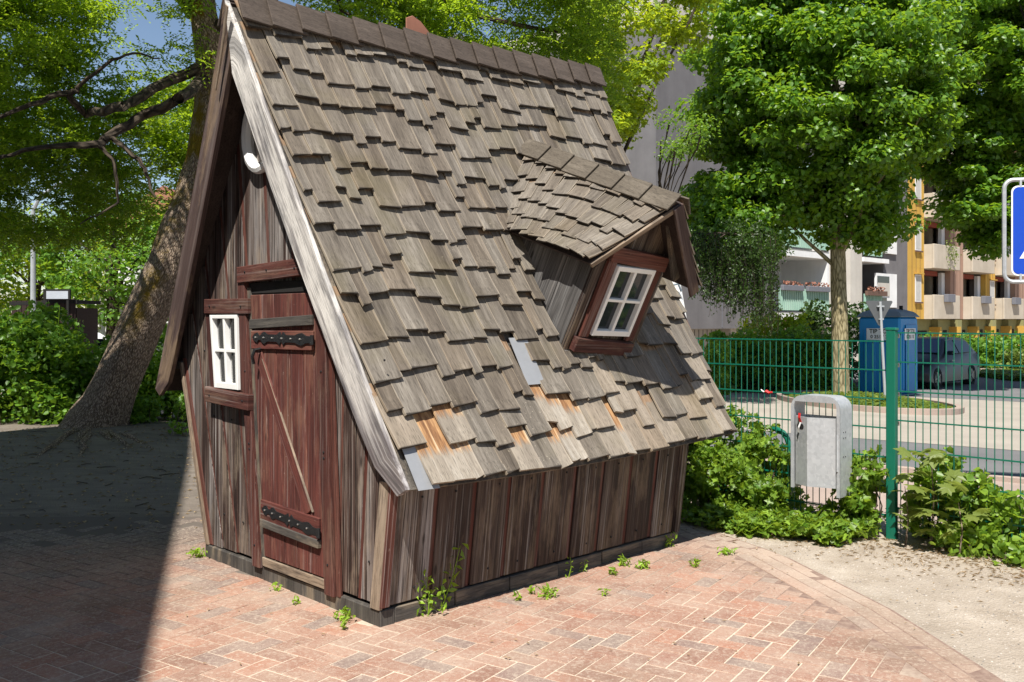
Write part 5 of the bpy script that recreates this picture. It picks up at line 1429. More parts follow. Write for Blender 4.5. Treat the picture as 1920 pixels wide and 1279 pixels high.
m = MB(); k = 16; m.tube([(0, .6, 2.05), (0, .6, 2.3), (0, .6, 2.35)], [.95, 1.0, .9], k); m.build('bay_cornice', M['whiterender'], vil)
m = MB(); m.tube([(0, .9, 2.3), (0, .9, 4.6)], .82, k); m.build('bay_wall', M['whiterender'], vil)
for x in (-.72, 0.05, .75): m = MB(); m.tube([(x, .0, 0), (x, 0, 2.05)], .1, 10); m.build('column', M['whiterender'], vil)
m = MB(); m.box((.35, 1.39, .9), (.5, .02, 1.8)); m.build('door', M['darkwood'], vil); m = MB(); m.box((-.4, 1.385, 1.1), (.4, .02, .9)); m.build('window', M['darkglass'], vil)
m = MB(); m.prism([(-2.2, 4.7), (4.6, 4.7), (1.2, 6.6)], lambda a, b, d: Vector((a, d, b)), .9, 4.2); m.build('roof', M['rust'], vil)
# white and blue car glimpsed through the hedge: roof just shows
a = P(160, 626, 24); c2 = empty('parked_car', (a.x, a.y, 0), .15); tag(c2, 'white car whose roof just shows through the hedge on the left', 'car')
zt = a.z - .05
m = MB(); n = len(prof); vs = []
for sy, kx in ((-1, .96), (-.6, 1), (.6, 1), (1, .96)):
    for x, z in prof:
        wz = .86 if z < .98 else lerp(.82, .6, min(1, (z - .98) / .47)); vs.append((x * kx * .8, sy * wz, (z if abs(sy) < 1 else z - .02) - .25))
m.add(vs, [(r * n + i, (r + 1) * n + i, (r + 1) * n + (i + 1) % n, r * n + (i + 1) % n) for r in range(3) for i in range(n)] + [tuple(range(n)), tuple(range(4 * n - 1, 3 * n - 1, -1))])
m.build('body', M['white'], c2, smooth=True)
m = MB(); m.box((0, -.75, .9), (1.4, .04, .25)); m.build('side_window', M['darkglass'], c2)
# white rounded van corner behind the playhouse
a = P(1262, 600, 15.5); van = empty('parked_van', (a.x - .55, a.y + 1.2, gz(a.x, a.y)), 0); tag(van, 'white high roofed van parked just behind the playhouse, with low blue and red stripes', 'van')
vz = EYE + 78 / F * 15.5 - gz(a.x, a.y)
pv = [(-.85, .3), (-.85, 1.5), (-.74, vz - .1), (-.5, vz + .15), (.45, vz + .15), (.68, vz - .05), (.80, 1.6), (.84, 1.0), (.84, .3)]
m = MB(); m.prism(pv, lambda a, b, d: Vector((a, d, b)), -1.2, 3.2); m.build('body', M['white'], van, smooth=True, bevel=.05)
m = MB(); m.box((0, -1.21, .72), (1.6, .02, .1)); m.build('blue_stripe', M['signblue'], van); m = MB(); m.box((0, -1.21, .60), (1.6, .02, .1)); m.build('red_stripe', M['ribbonred'], van)
m = MB(); m.tube([(.5, -1.22, vz - .12), (.62, -1.3, vz - .1), (.68, -1.25, vz - .22)], .02, 6); m.build('handle', M['greyroof'], van)
for x in (-.7, .7):
    for y in (-.4, 2.4):
        m = MB(); m.tube([(x - .1, y, .33), (x + .1, y, .33)], .33, 16); m.build('wheel', M['tyre'], van)
m = MB(); m.box((0, -1.215, 1.3), (1.2, .02, .5)); m.build('rear_window', M['darkglass'], van)

# ------------------------------------------------------------------ building beside the viewer whose shadow lies over the left of the yard
ev = Vector((-0.305, 0.952, 0)); en = Vector((-.952, -.305, 0))
Hh = 8.0; hs = to_sun.xy / to_sun.z * Hh
p0 = Vector((-1.51 + hs.x, 3.81 + hs.y, 0))
bb = empty('yard_building', p0 - ev * 6, math.atan2(ev.y, ev.x)); tag(bb, 'flat roofed building left of the yard, seen only by its broad shadow', 'building')
LB = 15.0
m = MB(); m.box((LB / 2, 5.3, Hh / 2 - .1), (LB, 10, Hh - .2)); m.build('wall', M['lightrender'], bb)
m = MB(); m.box((LB / 2, 5.2, Hh - .1), (LB + .1, 10.4, .2)); m.build('roof', M['greyroof'], bb)
for k in range(4):
    for z in (1.0, 4.6):
        m = MB(); m.box((1.6 + k * 3.3, .29, z + .9), (1.5, .06, 1.7)); wf = m.build('window', M['white'], bb)
        m = MB(); m.box((1.6 + k * 3.3, .25, z + .9), (1.3, .02, 1.5)); m.build('pane', M['darkglass'], wf)
# ------------------------------------------------------------------ vegetation
def leaf_mesh(name, C, size, mat, aspect=.6, up=.5, droop=.3, shape='rhomb', out=None, sizevar=.35, parent=None):
    """C (N,3) leaf centres; every leaf a folded blade of its own, facing mostly up / outward"""
    N = len(C)
    if N == 0: return None
    nrm = RNG.normal(size=(N, 3))
    nrm /= np.linalg.norm(nrm, axis=1)[:, None]
    nrm *= (1 - up); nrm[:, 2] += up
    if out is not None: nrm += out * 0.55
    nrm /= np.linalg.norm(nrm, axis=1)[:, None] + 1e-9
    d = RNG.normal(size=(N, 3)); d[:, 2] -= droop
    d -= nrm * np.sum(d * nrm, axis=1)[:, None]; d /= np.linalg.norm(d, axis=1)[:, None] + 1e-9
    s = np.cross(nrm, d); sz = size * (1 + sizevar * RNG.uniform(-1, 1, N)); L_ = sz[:, None] * d; W_ = (sz * aspect * .5)[:, None] * s; Dn = (sz * .12)[:, None] * nrm
    if shape == 'rhomb':
        V_ = np.stack([C - L_ * .5, C + W_ - L_ * .05 + Dn, C + L_ * .5 - Dn * .6, C - W_ - L_ * .05 + Dn], 1); K = 4
        F_ = np.array([[0, 1, 2], [0, 2, 3]])
    elif shape == 'heart':
        V_ = np.stack([C - L_ * .42, C + W_ * .9 - L_ * .38 + Dn, C + W_ * .95 + L_ * .05 + Dn * .8, C + L_ * .55 - Dn * .8, C - W_ * .95 + L_ * .05 + Dn * .8, C - W_ * .9 - L_ * .38 + Dn], 1); K = 6
        F_ = np.array([[0, 1, 2], [0, 2, 3], [0, 3, 4], [0, 4, 5]])
    elif shape == 'lobed':
        cs = []
        ang = [(-.5, 0), (-.35, .55), (-.02, .42), (.12, 1.0), (.22, .38), (.6, 0), (.22, -.38), (.12, -1.0), (-.02, -.42), (-.35, -.55)]
        V_ = np.stack([C + L_ * a + W_ * b + Dn * (abs(b) - .3) for a, b in ang], 1); K = 10
        F_ = np.array([[0, i, i + 1] for i in range(1, 9)])
    vs = V_.reshape(-1, 3).astype(np.float32); nf = len(F_)
    fi = (np.arange(N)[:, None, None] * K + F_[None]).reshape(-1, 3)
    me = bpy.data.meshes.new(name); me.vertices.add(len(vs)); me.vertices.foreach_set('co', vs.ravel())
    nt = len(fi); me.loops.add(nt * 3); me.loops.foreach_set('vertex_index', fi.astype(np.int32).ravel())
    me.polygons.add(nt); me.polygons.foreach_set('loop_start', np.arange(0, nt * 3, 3, dtype=np.int32)); me.polygons.foreach_set('loop_total', np.full(nt, 3, dtype=np.int32))
    me.materials.append(mat); me.update(calc_edges=True); me.validate()
    global TRI; TRI += nt
    return link(name, me, parent)
TRI = 0
def A3(v): return np.array([v[0], v[1], v[2]], dtype=float)
def blobs(cl, n, r, flat=.6, shell=.0):
    """cl (K,3) cluster centres -> points, outward vectors"""
    K = len(cl); pts = RNG.normal(size=(K, n, 3)); pts /= np.linalg.norm(pts, axis=2)[:, :, None]
    rad = RNG.uniform(shell, 1, (K, n, 1)) ** (1 / 2.2); rr = (r * RNG.uniform(.65, 1.25, (K, 1, 1)))
    o = pts * rad * rr; o[:, :, 2] *= flat
    return (cl[:, None, :] + o).reshape(-1, 3), (pts * rad).reshape(-1, 3)
def ell(c, r, n, shell=.5):
    p = RNG.normal(size=(n, 3)); p /= np.linalg.norm(p, axis=1)[:, None]; p *= (RNG.uniform(shell ** 3, 1, n) ** (1 / 3))[:, None]
    return A3(c) + p * np.array(r)
def px_clusters(n, x0, x1, y0, y1, Y0, Y1, keep=None):
    out = []
    while len(out) < n:
        px, py, Y = RNG.uniform(x0, x1), RNG.uniform(y0, y1), RNG.uniform(Y0, Y1)
        if keep and not keep(px, py): continue
        out.append(A3(P(px, py, Y)))
    return np.array(out)
def limb(path, rad, mat, parent, n=8, name='branch', wob=.06, sub=4):
    pts = [Vector(p) for p in path]; out = []; rr = []
    for i in range(len(pts) - 1):
        for k in range(sub):
            t_ = k / sub; p = pts[i].lerp(pts[i + 1], t_) + Vector((rnd(-wob, wob), rnd(-wob, wob), rnd(-wob, wob))) * (1 if k else 0)
            out.append(p); rr.append(lerp(rad[i], rad[i + 1], t_))
    out.append(pts[-1]); rr.append(rad[-1])
    m = MB(); m.tube(out, rr, n); return m.build(name, mat, parent, smooth=True)
def twigs(parent, tips, base, mat, r=.012, name='twig'):
    m = MB()
    for tp in tips:
        tp = Vector(tp); b = Vector(base(tp)); mid = b.lerp(tp, .55) + Vector((rnd(-.1, .1), rnd(-.1, .1), rnd(-.05, .15)))
        m.tube([b, mid, tp], [r, r * .6, r * .2], 4, cap=False)
    return m.build(name, mat, parent, smooth=True)

# ---- the big leaning tree behind the playhouse (pinnate leaves)
tb = P(172, 812, 11.8); tb.z = .02
big = empty('leaning_tree', tb); tag(big, 'huge old tree with thick leaning ridged trunk and feathery leaves behind the playhouse', 'tree')
inv = -tb
def loc(p): return Vector(p) - tb
# trunk: many sided, uneven, with flared roots
m = MB(); path = [(172, 835, 11.8, .56), (176, 805, 11.8, .43), (198, 760, 11.8, .36), (228, 690, 11.8, .335), (258, 620, 11.8, .325), (290, 550, 11.8, .32), (316, 500, 11.85, .32), (335, 440, 11.9, .32), (362, 380, 12, .31), (385, 300, 12, .29), (398, 200, 12, .27), (396, 110, 12, .24), (380, 20, 12, .2), (372, -80, 12, .17), (380, -260, 12, .12)]
pts = []; rads = []
for i in range(len(path) - 1):
    a, b = path[i], path[i + 1]
    for k in range(4):
        t_ = k / 4; pts.append(loc(P(lerp(a[0], b[0], t_), lerp(a[1], b[1], t_), lerp(a[2], b[2], t_)))); rads.append(lerp(a[3], b[3], t_) * lerp(1.0, .82, min(1, (4 * i + k) / 10)))
pts.append(loc(P(*path[-1][:3]))); rads.append(path[-1][3])
m.tube(pts, rads, 36)
nv = []
for i, v in enumerate(m.v):
    ring = i // 36; k = i % 36
    if ring >= len(pts): nv.append(v); continue
    c = pts[ring]; d = Vector(v) - c; a = k / 36 * 2 * PI
    fl = .05 * math.sin(a * 3 + 1.3) + .03 * math.sin(a * 7 + ring * .12) + .02 * math.sin(a * 13 + ring * .5)
    if ring < 5: fl += (5 - ring) * .05 * max(0, math.sin(a * 2.5 + .5))
    nv.append(tuple(c + d * (1 + fl + rnd(-.008, .008))))
m.v = nv; m.build('trunk', M['bark'], big, smooth=True)
for k, (px, py, L_) in enumerate([(100, 828, 1.1), (130, 835, .9), (215, 832, 1.0), (255, 838, 1.5), (300, 835, 1.8), (150, 845, 1.3), (60, 850, 1.4)]):
    e = P(px, py, 1.5 * F / (py + 18 - 600)); e.z = gz(e.x, e.y) + .0; b = P(175 + (px - 175) * .15, 815, 11.6); b.z = .08
    limb([loc(b), loc(Vector(((b.x + e.x) / 2, (b.y + e.y) / 2, gz((b.x + e.x) / 2, (b.y + e.y) / 2) + .0))), loc(e) - Vector((0, 0, .02))], [.07, .04, .015], M['bark'], big, 8, 'root', .03)
# limbs
LB = M['bark_dark']
limb([loc(P(388, 118, 11.9)), loc(P(300, 160, 11.0)), loc(P(230, 200, 9.9)), loc(P(160, 215, 11)), loc(P(128, 175, 10.2)), loc(P(60, 195, 10.0)), loc(P(-60, 240, 9.9))], [0.081, 0.062, 0.056, 0.046, 0.037, 0.028, 0.015], LB, big, wob=.025)
limb([loc(P(385, 150, 11.9)), loc(P(335, 185, 9.9)), loc(P(270, 215, 10.2)), loc(P(205, 255, 10.0)), loc(P(180, 270, 9.9)), loc(P(90, 275, 9.8)), loc(P(0, 295, 10.2)), loc(P(-80, 320, 10.1))], [0.074, 0.062, 0.056, 0.050, 0.043, 0.028, 0.019, 0.012], LB, big, wob=.025)
limb([loc(P(205, 255, 10.0)), loc(P(262, 300, 9.9)), loc(P(275, 330, 9.9)), loc(P(292, 370, 9.9))], [0.031, 0.025, 0.019, 0.012], LB, big, wob=.025)
limb([loc(P(180, 270, 9.9)), loc(P(215, 310, 9.9)), loc(P(222, 380, 9.9)), loc(P(150, 420, 9.8))], [0.025, 0.019, 0.014, 0.006], LB, big, wob=.025)
limb([loc(P(130, 178, 10.2)), loc(P(150, 160, 10.2)), loc(P(200, 120, 10.2)), loc(P(250, 100, 10.2)), loc(P(300, 110, 10.2))], [0.031, 0.025, 0.019, 0.014, 0.007], LB, big, wob=.025)
limb([loc(P(360, 30, 12)), loc(P(300, -60, 11.6)), loc(P(180, -120, 9.9)), loc(P(20, -140, 11))], [0.074, 0.062, 0.043, 0.025], LB, big, wob=.025)
limb([loc(P(390, 60, 12)), loc(P(600, -60, 12)), loc(P(760, -30, 12)), loc(P(900, 30, 12)), loc(P(1050, 60, 12))], [0.099, 0.074, 0.056, 0.037, 0.019], LB, big, wob=.025)
limb([loc(P(620, -60, 12)), loc(P(640, 20, 11.8)), loc(P(700, 60, 11.8)), loc(P(830, 120, 11.8))], [0.037, 0.025, 0.019, 0.009], LB, big, wob=.025)
limb([loc(P(760, -30, 12)), loc(P(1000, -60, 12.5)), loc(P(1120, -20, 12.5)), loc(P(1180, 20, 12.5))], [0.056, 0.043, 0.019, 0.007], LB, big, wob=.025)
def gapL(px, py):
    if 140 < px < 440 and -40 < py < 165: return False
    if 175 < px < 250 and -20 < py < 30: return False
    return not (px > 400 and py > -20 and py > -20 + (px - 400) * .22 - 40 and px < 560)
cl1 = np.concatenate([px_clusters(92, -240, 400, 90, 330, 12.4, 15.5, gapL), px_clusters(34, -160, 330, 330, 455, 14, 16, lambda x, y: RNG.rand() < .8)])
cl1b = px_clusters(56, -200, 620, -300, 30, 11.5, 14.5, lambda x, y: gapL(x, y) and gapL(x, y + 50))
cl1_shade = px_clusters(85, -420, 640, -520, -230, 8.6, 12.0, lambda x, y: not (-420 < x < 120 and y < -380))  # unseen upper crown, added to shade the trunk and lower leaves
cl1d = px_clusters(46, -260, 170, -80, 120, 11.5, 14.5)
cl2 = px_clusters(105, 600, 1150, -240, 190, 11, 14, lambda x, y: y < 40 + (x - 560) * .42)
def sprays(cl, nsp, r, parent, mat, nm, L_=.2, leaf=.05, nl=15):
    """pinnate sprays: leaflets in pairs along a drooping rachis"""
    C, o = blobs(cl, nsp, r, .55)
    K = len(C); d = RNG.normal(size=(K, 3)); d[:, 2] = d[:, 2] * .4 - .35; d += o * .6; d /= np.linalg.norm(d, axis=1)[:, None]
    side = np.cross(d, np.array([0, 0, 1.0])); side /= np.linalg.norm(side, axis=1)[:, None] + 1e-9
    pts = []
    for j in range(nl):
        t_ = (j // 2) / (nl / 2); sg = 1 if j % 2 else -1
        pts.append(C + d * (L_ * t_) + side * (sg * leaf * .55) + np.array([0, 0, -.05 * t_ * t_]))
    pts = np.stack(pts, 1).reshape(-1, 3)
    return leaf_mesh(nm, pts - A3(tb), leaf, mat, .42, .55, .2, sizevar=.2, parent=parent)
sprays(cl1, 55, .5, big, M['leaf_locust'], 'crown', .26, .075, 13)
sprays(cl1_shade, 34, .6, big, M['leaf_locust'], 'crown', .3, .1, 11)
sprays(cl1d, 60, .5, big, M['leaf_locust'], 'crown', .26, .075, 13)
sprays(cl1b, 55, .5, big, M['leaf_locust'], 'crown', .26, .075, 13)
sprays(cl2, 55, .55, big, M['leaf_locust'], 'crown', .26, .075, 13)
# small sprays reaching into the sky gap
sprays(px_clusters(9, 190, 380, 75, 125, 11, 12), 7, .3, big, M['leaf_locust'], 'crown', .25, .06, 13)
sprays(px_clusters(9, 200, 380, -20, 40, 11, 12, lambda x, y: y < 10 or x > 300), 8, .3, big, M['leaf_locust'], 'crown', .25, .06, 13)
sprays(px_clusters(12, 590, 800, 0, 60, 12, 13, lambda x, y: y < 0 + (x - 560) * .25), 14, .3, big, M['leaf_locust'], 'crown', .25, .06, 13)

def tree(name, label, base, trunk_r, H, clusters, nleaf, rcl, size, mat, group=None, bark='bark_dark', shape='rhomb', aspect=.6, flat=.6, cat='tree', up=.5, top=None, droop=.3, nbr=14):
    e = empty(name, base); tag(e, label, cat, group); b = Vector(base)
    tp = top if top is not None else Vector((b.x + rnd(-.3, .3), b.y, H)); rel = lambda p: Vector(p) - b
    limb([(0, 0, -.2), rel(b.lerp(tp, .4)) + Vector((rnd(-.05, .05), 0, 0)), rel(b.lerp(tp, .75)), rel(tp)], [trunk_r * 1.15, trunk_r, trunk_r * .7, trunk_r * .3], M[bark], e, 14, 'trunk', trunk_r * .06, 6)
    idx = RNG.choice(len(clusters), min(nbr, len(clusters)), replace=False)
    for i in idx:
        c = Vector(clusters[i]); zz = lerp(b.z, tp.z, rnd(.38, .85)); s0 = b.lerp(tp, (zz - b.z) / max(.1, tp.z - b.z))
        limb([rel(s0), rel(s0.lerp(c, .5)) + Vector((0, 0, .15)), rel(c)], [trunk_r * .35, trunk_r * .2, .02], M[bark], e, 6, 'branch', .06, 3)
    C, o = blobs(clusters, nleaf, rcl, flat)
    leaf_mesh('crown', C - A3(b), size, mat, aspect, up, droop, shape, o, parent=e)
    return e

# ---- round linden in front of the grey block
b = P(1578, 722, 21); b.z = gz(b.x, b.y)
c = np.concatenate([ell(P(1530, 165, 21), (2.85, 2.4, 3.0), 230, .62), ell(P(1510, 180, 21.5), (2.0, 1.2, 2.0), 60, 0), ell(P(1440, 60, 21), (1.4, 1.4, 1.6), 30, .2), ell(P(1700, 60, 21.5), (1.4, 1.4, 1.8), 36, .2), ell(P(1385, 370, 21), (1.2, 1.3, 1.5), 60, .2), ell(P(1625, 400, 21), (1.0, 1.0, .9), 22, .2), ell(P(1480, 390, 21.3), (1.0, 1, .5), 14, .2), ell(P(1360, 440, 20.6), (.8, .8, .8), 18, .1)])
tree('linden_tree', 'round dense green tree with pale straight trunk standing in the ground cover island', b, .17, 6.5, c, 300, .62, .11, M['leaf_linden'], bark='bark_pale', shape='heart', aspect=.8, flat=.5, up=.5, top=Vector((b.x - .15, b.y, 7.5)), droop=.5)
# ---- second linden at the right edge, darker within
b = P(2030, 700, 24); b.z = gz(b.x, b.y)
c = np.concatenate([ell(P(1910, 90, 24), (3.2, 2.6, 4.0), 210, .4), ell(P(1840, 320, 24.2), (1.2, 1.6, 1.8), 40, .2), ell(P(1930, 60, 25), (1.6, 1.6, 2.2), 60, 0), ell(P(1850, 380, 23.5), (.95, 1.0, 1.3), 30, .2), ell(P(1790, 250, 24), (1.1, 1, 1.3), 22, .2), ell(P(1990, 330, 24), (1.4, 1, 1.7), 24, .2)])
tree('linden_tree', 'darker green tree overhanging from the right edge above the ochre block', b, .2, 8, c, 300, .55, .12, M['leaf_linden'], shape='heart', aspect=.85, flat=.5, up=.6, droop=.5)
# ---- bright maple between the playhouse and the grey block
b = P(1090, 760, 17); b.z = gz(b.x, b.y)
c = px_clusters(74, 1080, 1350, -140, 330, 15.5, 19, lambda x, y: x < 1340 - max(0, y - 10) * .75)
tree('maple_tree', 'bright yellow green maple behind the far end of the playhouse roof', b, .14, 7, c, 210, .5, .1, M['leaf_maple'], shape='lobed', aspect=.95, flat=.55, up=.55, nbr=5)
c = px_clusters(9, 1225, 1330, 215, 330, 15.0, 16.5, lambda x, y: True)
C, o = blobs(c, 150, .42, .7); sp = empty('shrub_tree', P(1265, 735, 15.8) * 1); 
b = P(1225, 735, 17); b.z = gz(b.x, b.y); bpy.data.objects.remove(sp)
tree('small_leaved_tree', 'dark thin branched tree with small leaves hanging before the grey wall', b, .04, 4.8, c, 150, .36, .055, M['leaf_linden'], flat=.7)
# ---- weeping strands under the linden, left
b = P(1245, 735, 19); b.z = gz(b.x, b.y)
wp = empty('weeping_tree', b); tag(wp, 'dark weeping tree with hanging strands of small leaves left of the linden', 'tree')
limb([(0, 0, -.1), loc(0 * Vector()) * 0 + Vector((.0, 0, 1.6)), Vector((.1, 0, 3.4)), Vector((-.1, 0, 4.6))], [.09, .08, .06, .03], M['bark_dark'], wp, 8, 'trunk', .03)
b0 = b
pts = []; m = MB()
for i in range(230):
    px = RNG.uniform(1295, 1455); top = RNG.uniform(430, 500); bot = {0: 560, 1: 585, 2: 600, 3: 612, 4: 622}[min(4, int(max(0, px - 1300) / 30))] + RNG.uniform(-45, 8)
    if RNG.rand() < .3: bot -= 30
    Y = RNG.uniform(18.4, 19.8); a = A3(P(px, top, Y)); e_ = A3(P(px + RNG.uniform(-6, 14), bot, Y)); n = int(30 + 10 * RNG.rand())
    tt = RNG.uniform(0, 1, n)[:, None]; q_ = a + (e_ - a) * tt; q_ += RNG.normal(size=q_.shape) * .035; pts.append(q_)
    m.tube([Vector(a) - b, Vector((a + e_) / 2) - b + Vector((.03, 0, 0)), Vector(e_) - b], .004, 3, cap=False)
m.build('strand', M['bark_dark'], wp)
leaf_mesh('crown', np.concatenate(pts) - A3(b), .065, M['leaf_dark'], .6, .1, 1.2, parent=wp)
C, o = blobs(ell(P(1380, 460, 19.3), (1.1, .8, .55), 30, 0), 90, .4, .7); leaf_mesh('crown', C - A3(b), .07, M['leaf_dark'], .65, .4, .5, parent=wp)
for i in range(6):
    e_ = P(1300 + 28 * i, 440, 19.2) - b; limb([Vector((.0, 0, 2.8)), Vector((.0, 0, 2.8)).lerp(e_, .6) + Vector((0, 0, .3)), e_], [.03, .02, .008], M['bark_dark'], wp, 5, 'branch', .03, 3)

# ---- far trees behind
far_spec = [(-120, 30, 6.5, 'M'), (60, 34, 5.5, 'Y'), (210, 31, 6.0, 'M'), (340, 36, 6.4, 'Y'), (520, 38, 7, 'M'), (700, 34, 8.0, 'M'), (860, 36, 8.5, 'Y'), (1020, 38, 8.5, 'M')]
labs = ['far tree at the left edge, its crown cut by the picture border', 'bright yellow green far tree right behind the street lamp pole', 'mid green far tree left of the leaning trunk', 'yellow green far tree showing between the leaning trunk and the playhouse', 'far tree hidden mostly by the left roof edge of the playhouse', 'tall far tree behind the high end of the playhouse ridge', 'tall yellow green far tree behind the middle of the ridge', 'tall far tree behind the low end of the ridge', 'pale far tree just right of the ridge end']
for (px, Y, h, kd), lb in zip(far_spec, labs):
    b = P(px, 600, Y); b.z = gz(b.x, b.y)
    c = ell(Vector((b.x, b.y, h * .58)), (Y * .085, 2.4, h * .42), 60, .35)
    tree('broadleaf_tree', lb, b, .2, h * .8, c, 120, .85, .19, M['leaf_maple'] if kd == 'Y' else M['leaf_hedge'], group='far trees behind the yard', flat=.6)

for i, (px, Y, lb) in enumerate([(-420, 40, 'far tree beyond the left picture border, nearest to it'), (-760, 42, 'far tree further out beyond the left picture border'), (-1150, 45, 'outermost far tree beyond the left picture border')]):
    b = P(px, 600, Y); b.z = 0; c = ell(Vector((b.x, b.y, 4.2)), (4.6, 2.6, 3.6), 60, .3)
    tree('broadleaf_tree', lb, b, .25, 6.5, c, 110, 1.1, .24, M['leaf_hedge'], group='far trees behind the yard', flat=.7)
# ---- hedges and bushes
def bush(name, label, centers, n, r, size, mat, shape='heart', aspect=.8, cat='bush', flat=.85, base=None, group=None, up=.45, stems=8, droop=.2):
    c = np.array(centers); b = Vector((c[:, 0].mean(), c[:, 1].mean(), 0)) if base is None else Vector(base); b.z = gz(b.x, b.y)
    e = empty(name, b); tag(e, label, cat, group)
    C, o = blobs(c, n, r, flat); C = C[C[:, 2] > b.z + .01]
    leaf_mesh('foliage', C - A3(b), size, mat, aspect, up, droop, shape, None, parent=e)
    m = MB()
    for i in RNG.choice(len(c), min(stems, len(c)), replace=False):
        p = Vector(c[i]) - b; g0 = Vector((p.x * .8 + rnd(-.1, .1), p.y, 0)); m.tube([g0, g0.lerp(p, .5) + Vector((rnd(-.06, .06), 0, 0)), p], [.007, .005, .003], 5)
    m.build('stem', M['bark_dark'], e)
    return e
def boxpts(n, x0, x1, z0, z1, Y0, Y1, topf=None):
    out = []
    while len(out) < n:
        Y = RNG.uniform(Y0, Y1); px = RNG.uniform(x0, x1); X = (px - 960) / F * ((Y0 + Y1) / 2); g = gz(X, Y); zt = z1 if topf is None else topf(px)
        out.append((X, Y, g + RNG.uniform(z0, zt)))
    return out
bush('hedge', 'leafy bright green hedge left of the leaning trunk', boxpts(120, -110, 200, .1, 1.3, 12.6, 14.2, lambda px: 1.42 + .12 * math.sin(px * .03) - .25 * max(0, (px - 120) / 80)), 190, .3, .075, M['leaf_hedge'], stems=14)
bush('shrub', 'dark shrub in the shade between the leaning trunk and the playhouse wall', boxpts(50, 235, 400, .1, 1.25, 12.8, 14.0), 160, .32, .07, M['leaf_hedge'])
bush('shrub', 'low bright shrub growing at the foot of the leaning trunk on its right', boxpts(16, 190, 290, .05, .3, 12.0, 12.5), 110, .2, .055, M['leaf_hedge'])
bush('shrub', 'small leafy shoots beside the lower left wall of the playhouse', boxpts(7, 335, 362, .05, .55, 11.2, 11.8), 50, .15, .06, M['leaf_hedge'])
# tall shoots rising above the hedge
for (px, py, lb) in ((55, 585, 'upright leafy shoot rising above the hedge near the left edge'), (85, 590, 'short leafy shoot above the hedge before the brown boards'), (112, 573, 'tall slender shoot standing above the hedge before the higher enclosure'), (150, 600, 'small shoot above the hedge near the leaning trunk')):
    a = P(px, py, 12.9); b_ = P(px - 6, 650, 12.9); e = empty('leafy_shoot', (b_.x, b_.y, 0)); tag(e, lb, 'shoot')
    m = MB(); m.tube([Vector((0, 0, .6)), Vector((a.x - b_.x, 0, a.z)) * .5 + Vector((-.02, 0, .3)), Vector((a.x - b_.x, 0, a.z))], [.008, .006, .003], 5); m.build('stem', M['weed'], e)
    tt = np.linspace(.15, 1, 13)[:, None]; q_ = np.array([[0, 0, b_.z]]) + (A3(a) - A3(b_)) * tt; q_[:, 0] += np.where(np.arange(13) % 2, .045, -.045); leaf_mesh('foliage', q_ - np.array([[0, 0, 0]]), .085, M['leaf_hedge'], .75, .3, .1, 'heart', parent=e)
bush('hedge', 'long dark hedge behind the street, sunlit only along its top', boxpts(150, 1330, 1565, .1, 1.45, 24.0, 26.0), 130, .42, .11, M['leaf_hedge'], stems=10)
bush('bush', 'yellowish green bush top standing over the dark hedge', boxpts(22, 1395, 1510, 1.2, 2.0, 26, 27), 90, .35, .1, M['leaf_maple'])
bush('bush', 'dark round bush before the entrance of the grey block', boxpts(40, 1500, 1600, .2, 2.3, 28, 30), 110, .5, .12, M['leaf_dark'])
bush('bush', 'bush with reddish tips at the left end of the long dark hedge', boxpts(20, 1318, 1362, .2, 1.2, 21, 22), 110, .28, .08, M['leaf_hedge'])
bush('hedge', 'dark trimmed hedge along the foot of the ochre block', boxpts(110, 1740, 1990, .1, 1.1, 37, 39), 90, .5, .14, M['leaf_hedge'])
bush('bush', 'bright low bush by the far kerb at the right edge', boxpts(26, 1880, 1980, .0, .7, 33, 34), 80, .4, .13, M['leaf_gc'])
# ground cover
def cover(name, pts, size, mat, shape='heart', aspect=.8):
    o = leaf_mesh(name, np.array(pts), size, mat, aspect, .75, 0, shape); return tag(o, kind='stuff')
pts = []
cx_ = P(1590, 600, 21.2)
while len(pts) < 9000:
    a = RNG.uniform(0, 2 * PI); r = math.sqrt(RNG.uniform(0, 1)); x = cx_.x + r * 1.55 * math.cos(a) ; y = 20.4 + r * 3.0 * math.sin(a)
    pts.append((x, y, gz(x, y) + RNG.uniform(0, .26) * (1 - r * r * .8)))
cover('ground_cover', pts, .09, M['leaf_gc'])
m = MB(); k = 40; vs = []
for rr_, zz in ((1.0, .0), (1.0, .12), (.93, .12), (.93, 0)):
    for i in range(k):
        a = 2 * PI * i / k; x = cx_.x + rr_ * 1.62 * math.cos(a); y = 20.4 + rr_ * 3.3 * math.sin(a); vs.append((x, y, gz(x, y) + zz))
m.add(vs, [(r * k + i, r * k + (i + 1) % k, ((r + 1) % 4) * k + (i + 1) % k, ((r + 1) % 4) * k + i) for r in range(4) for i in range(k)]); tag(m.build('kerb', M['pavers']), kind='structure')
pts = []
for _ in range(4000):
    x = P(RNG.uniform(1870, 2000), 0, 30).x; y = RNG.uniform(29, 33); pts.append((x, y, gz(x, y) + RNG.uniform(0, .2)))
cover('ground_cover', pts, .13, M['leaf_gc'])

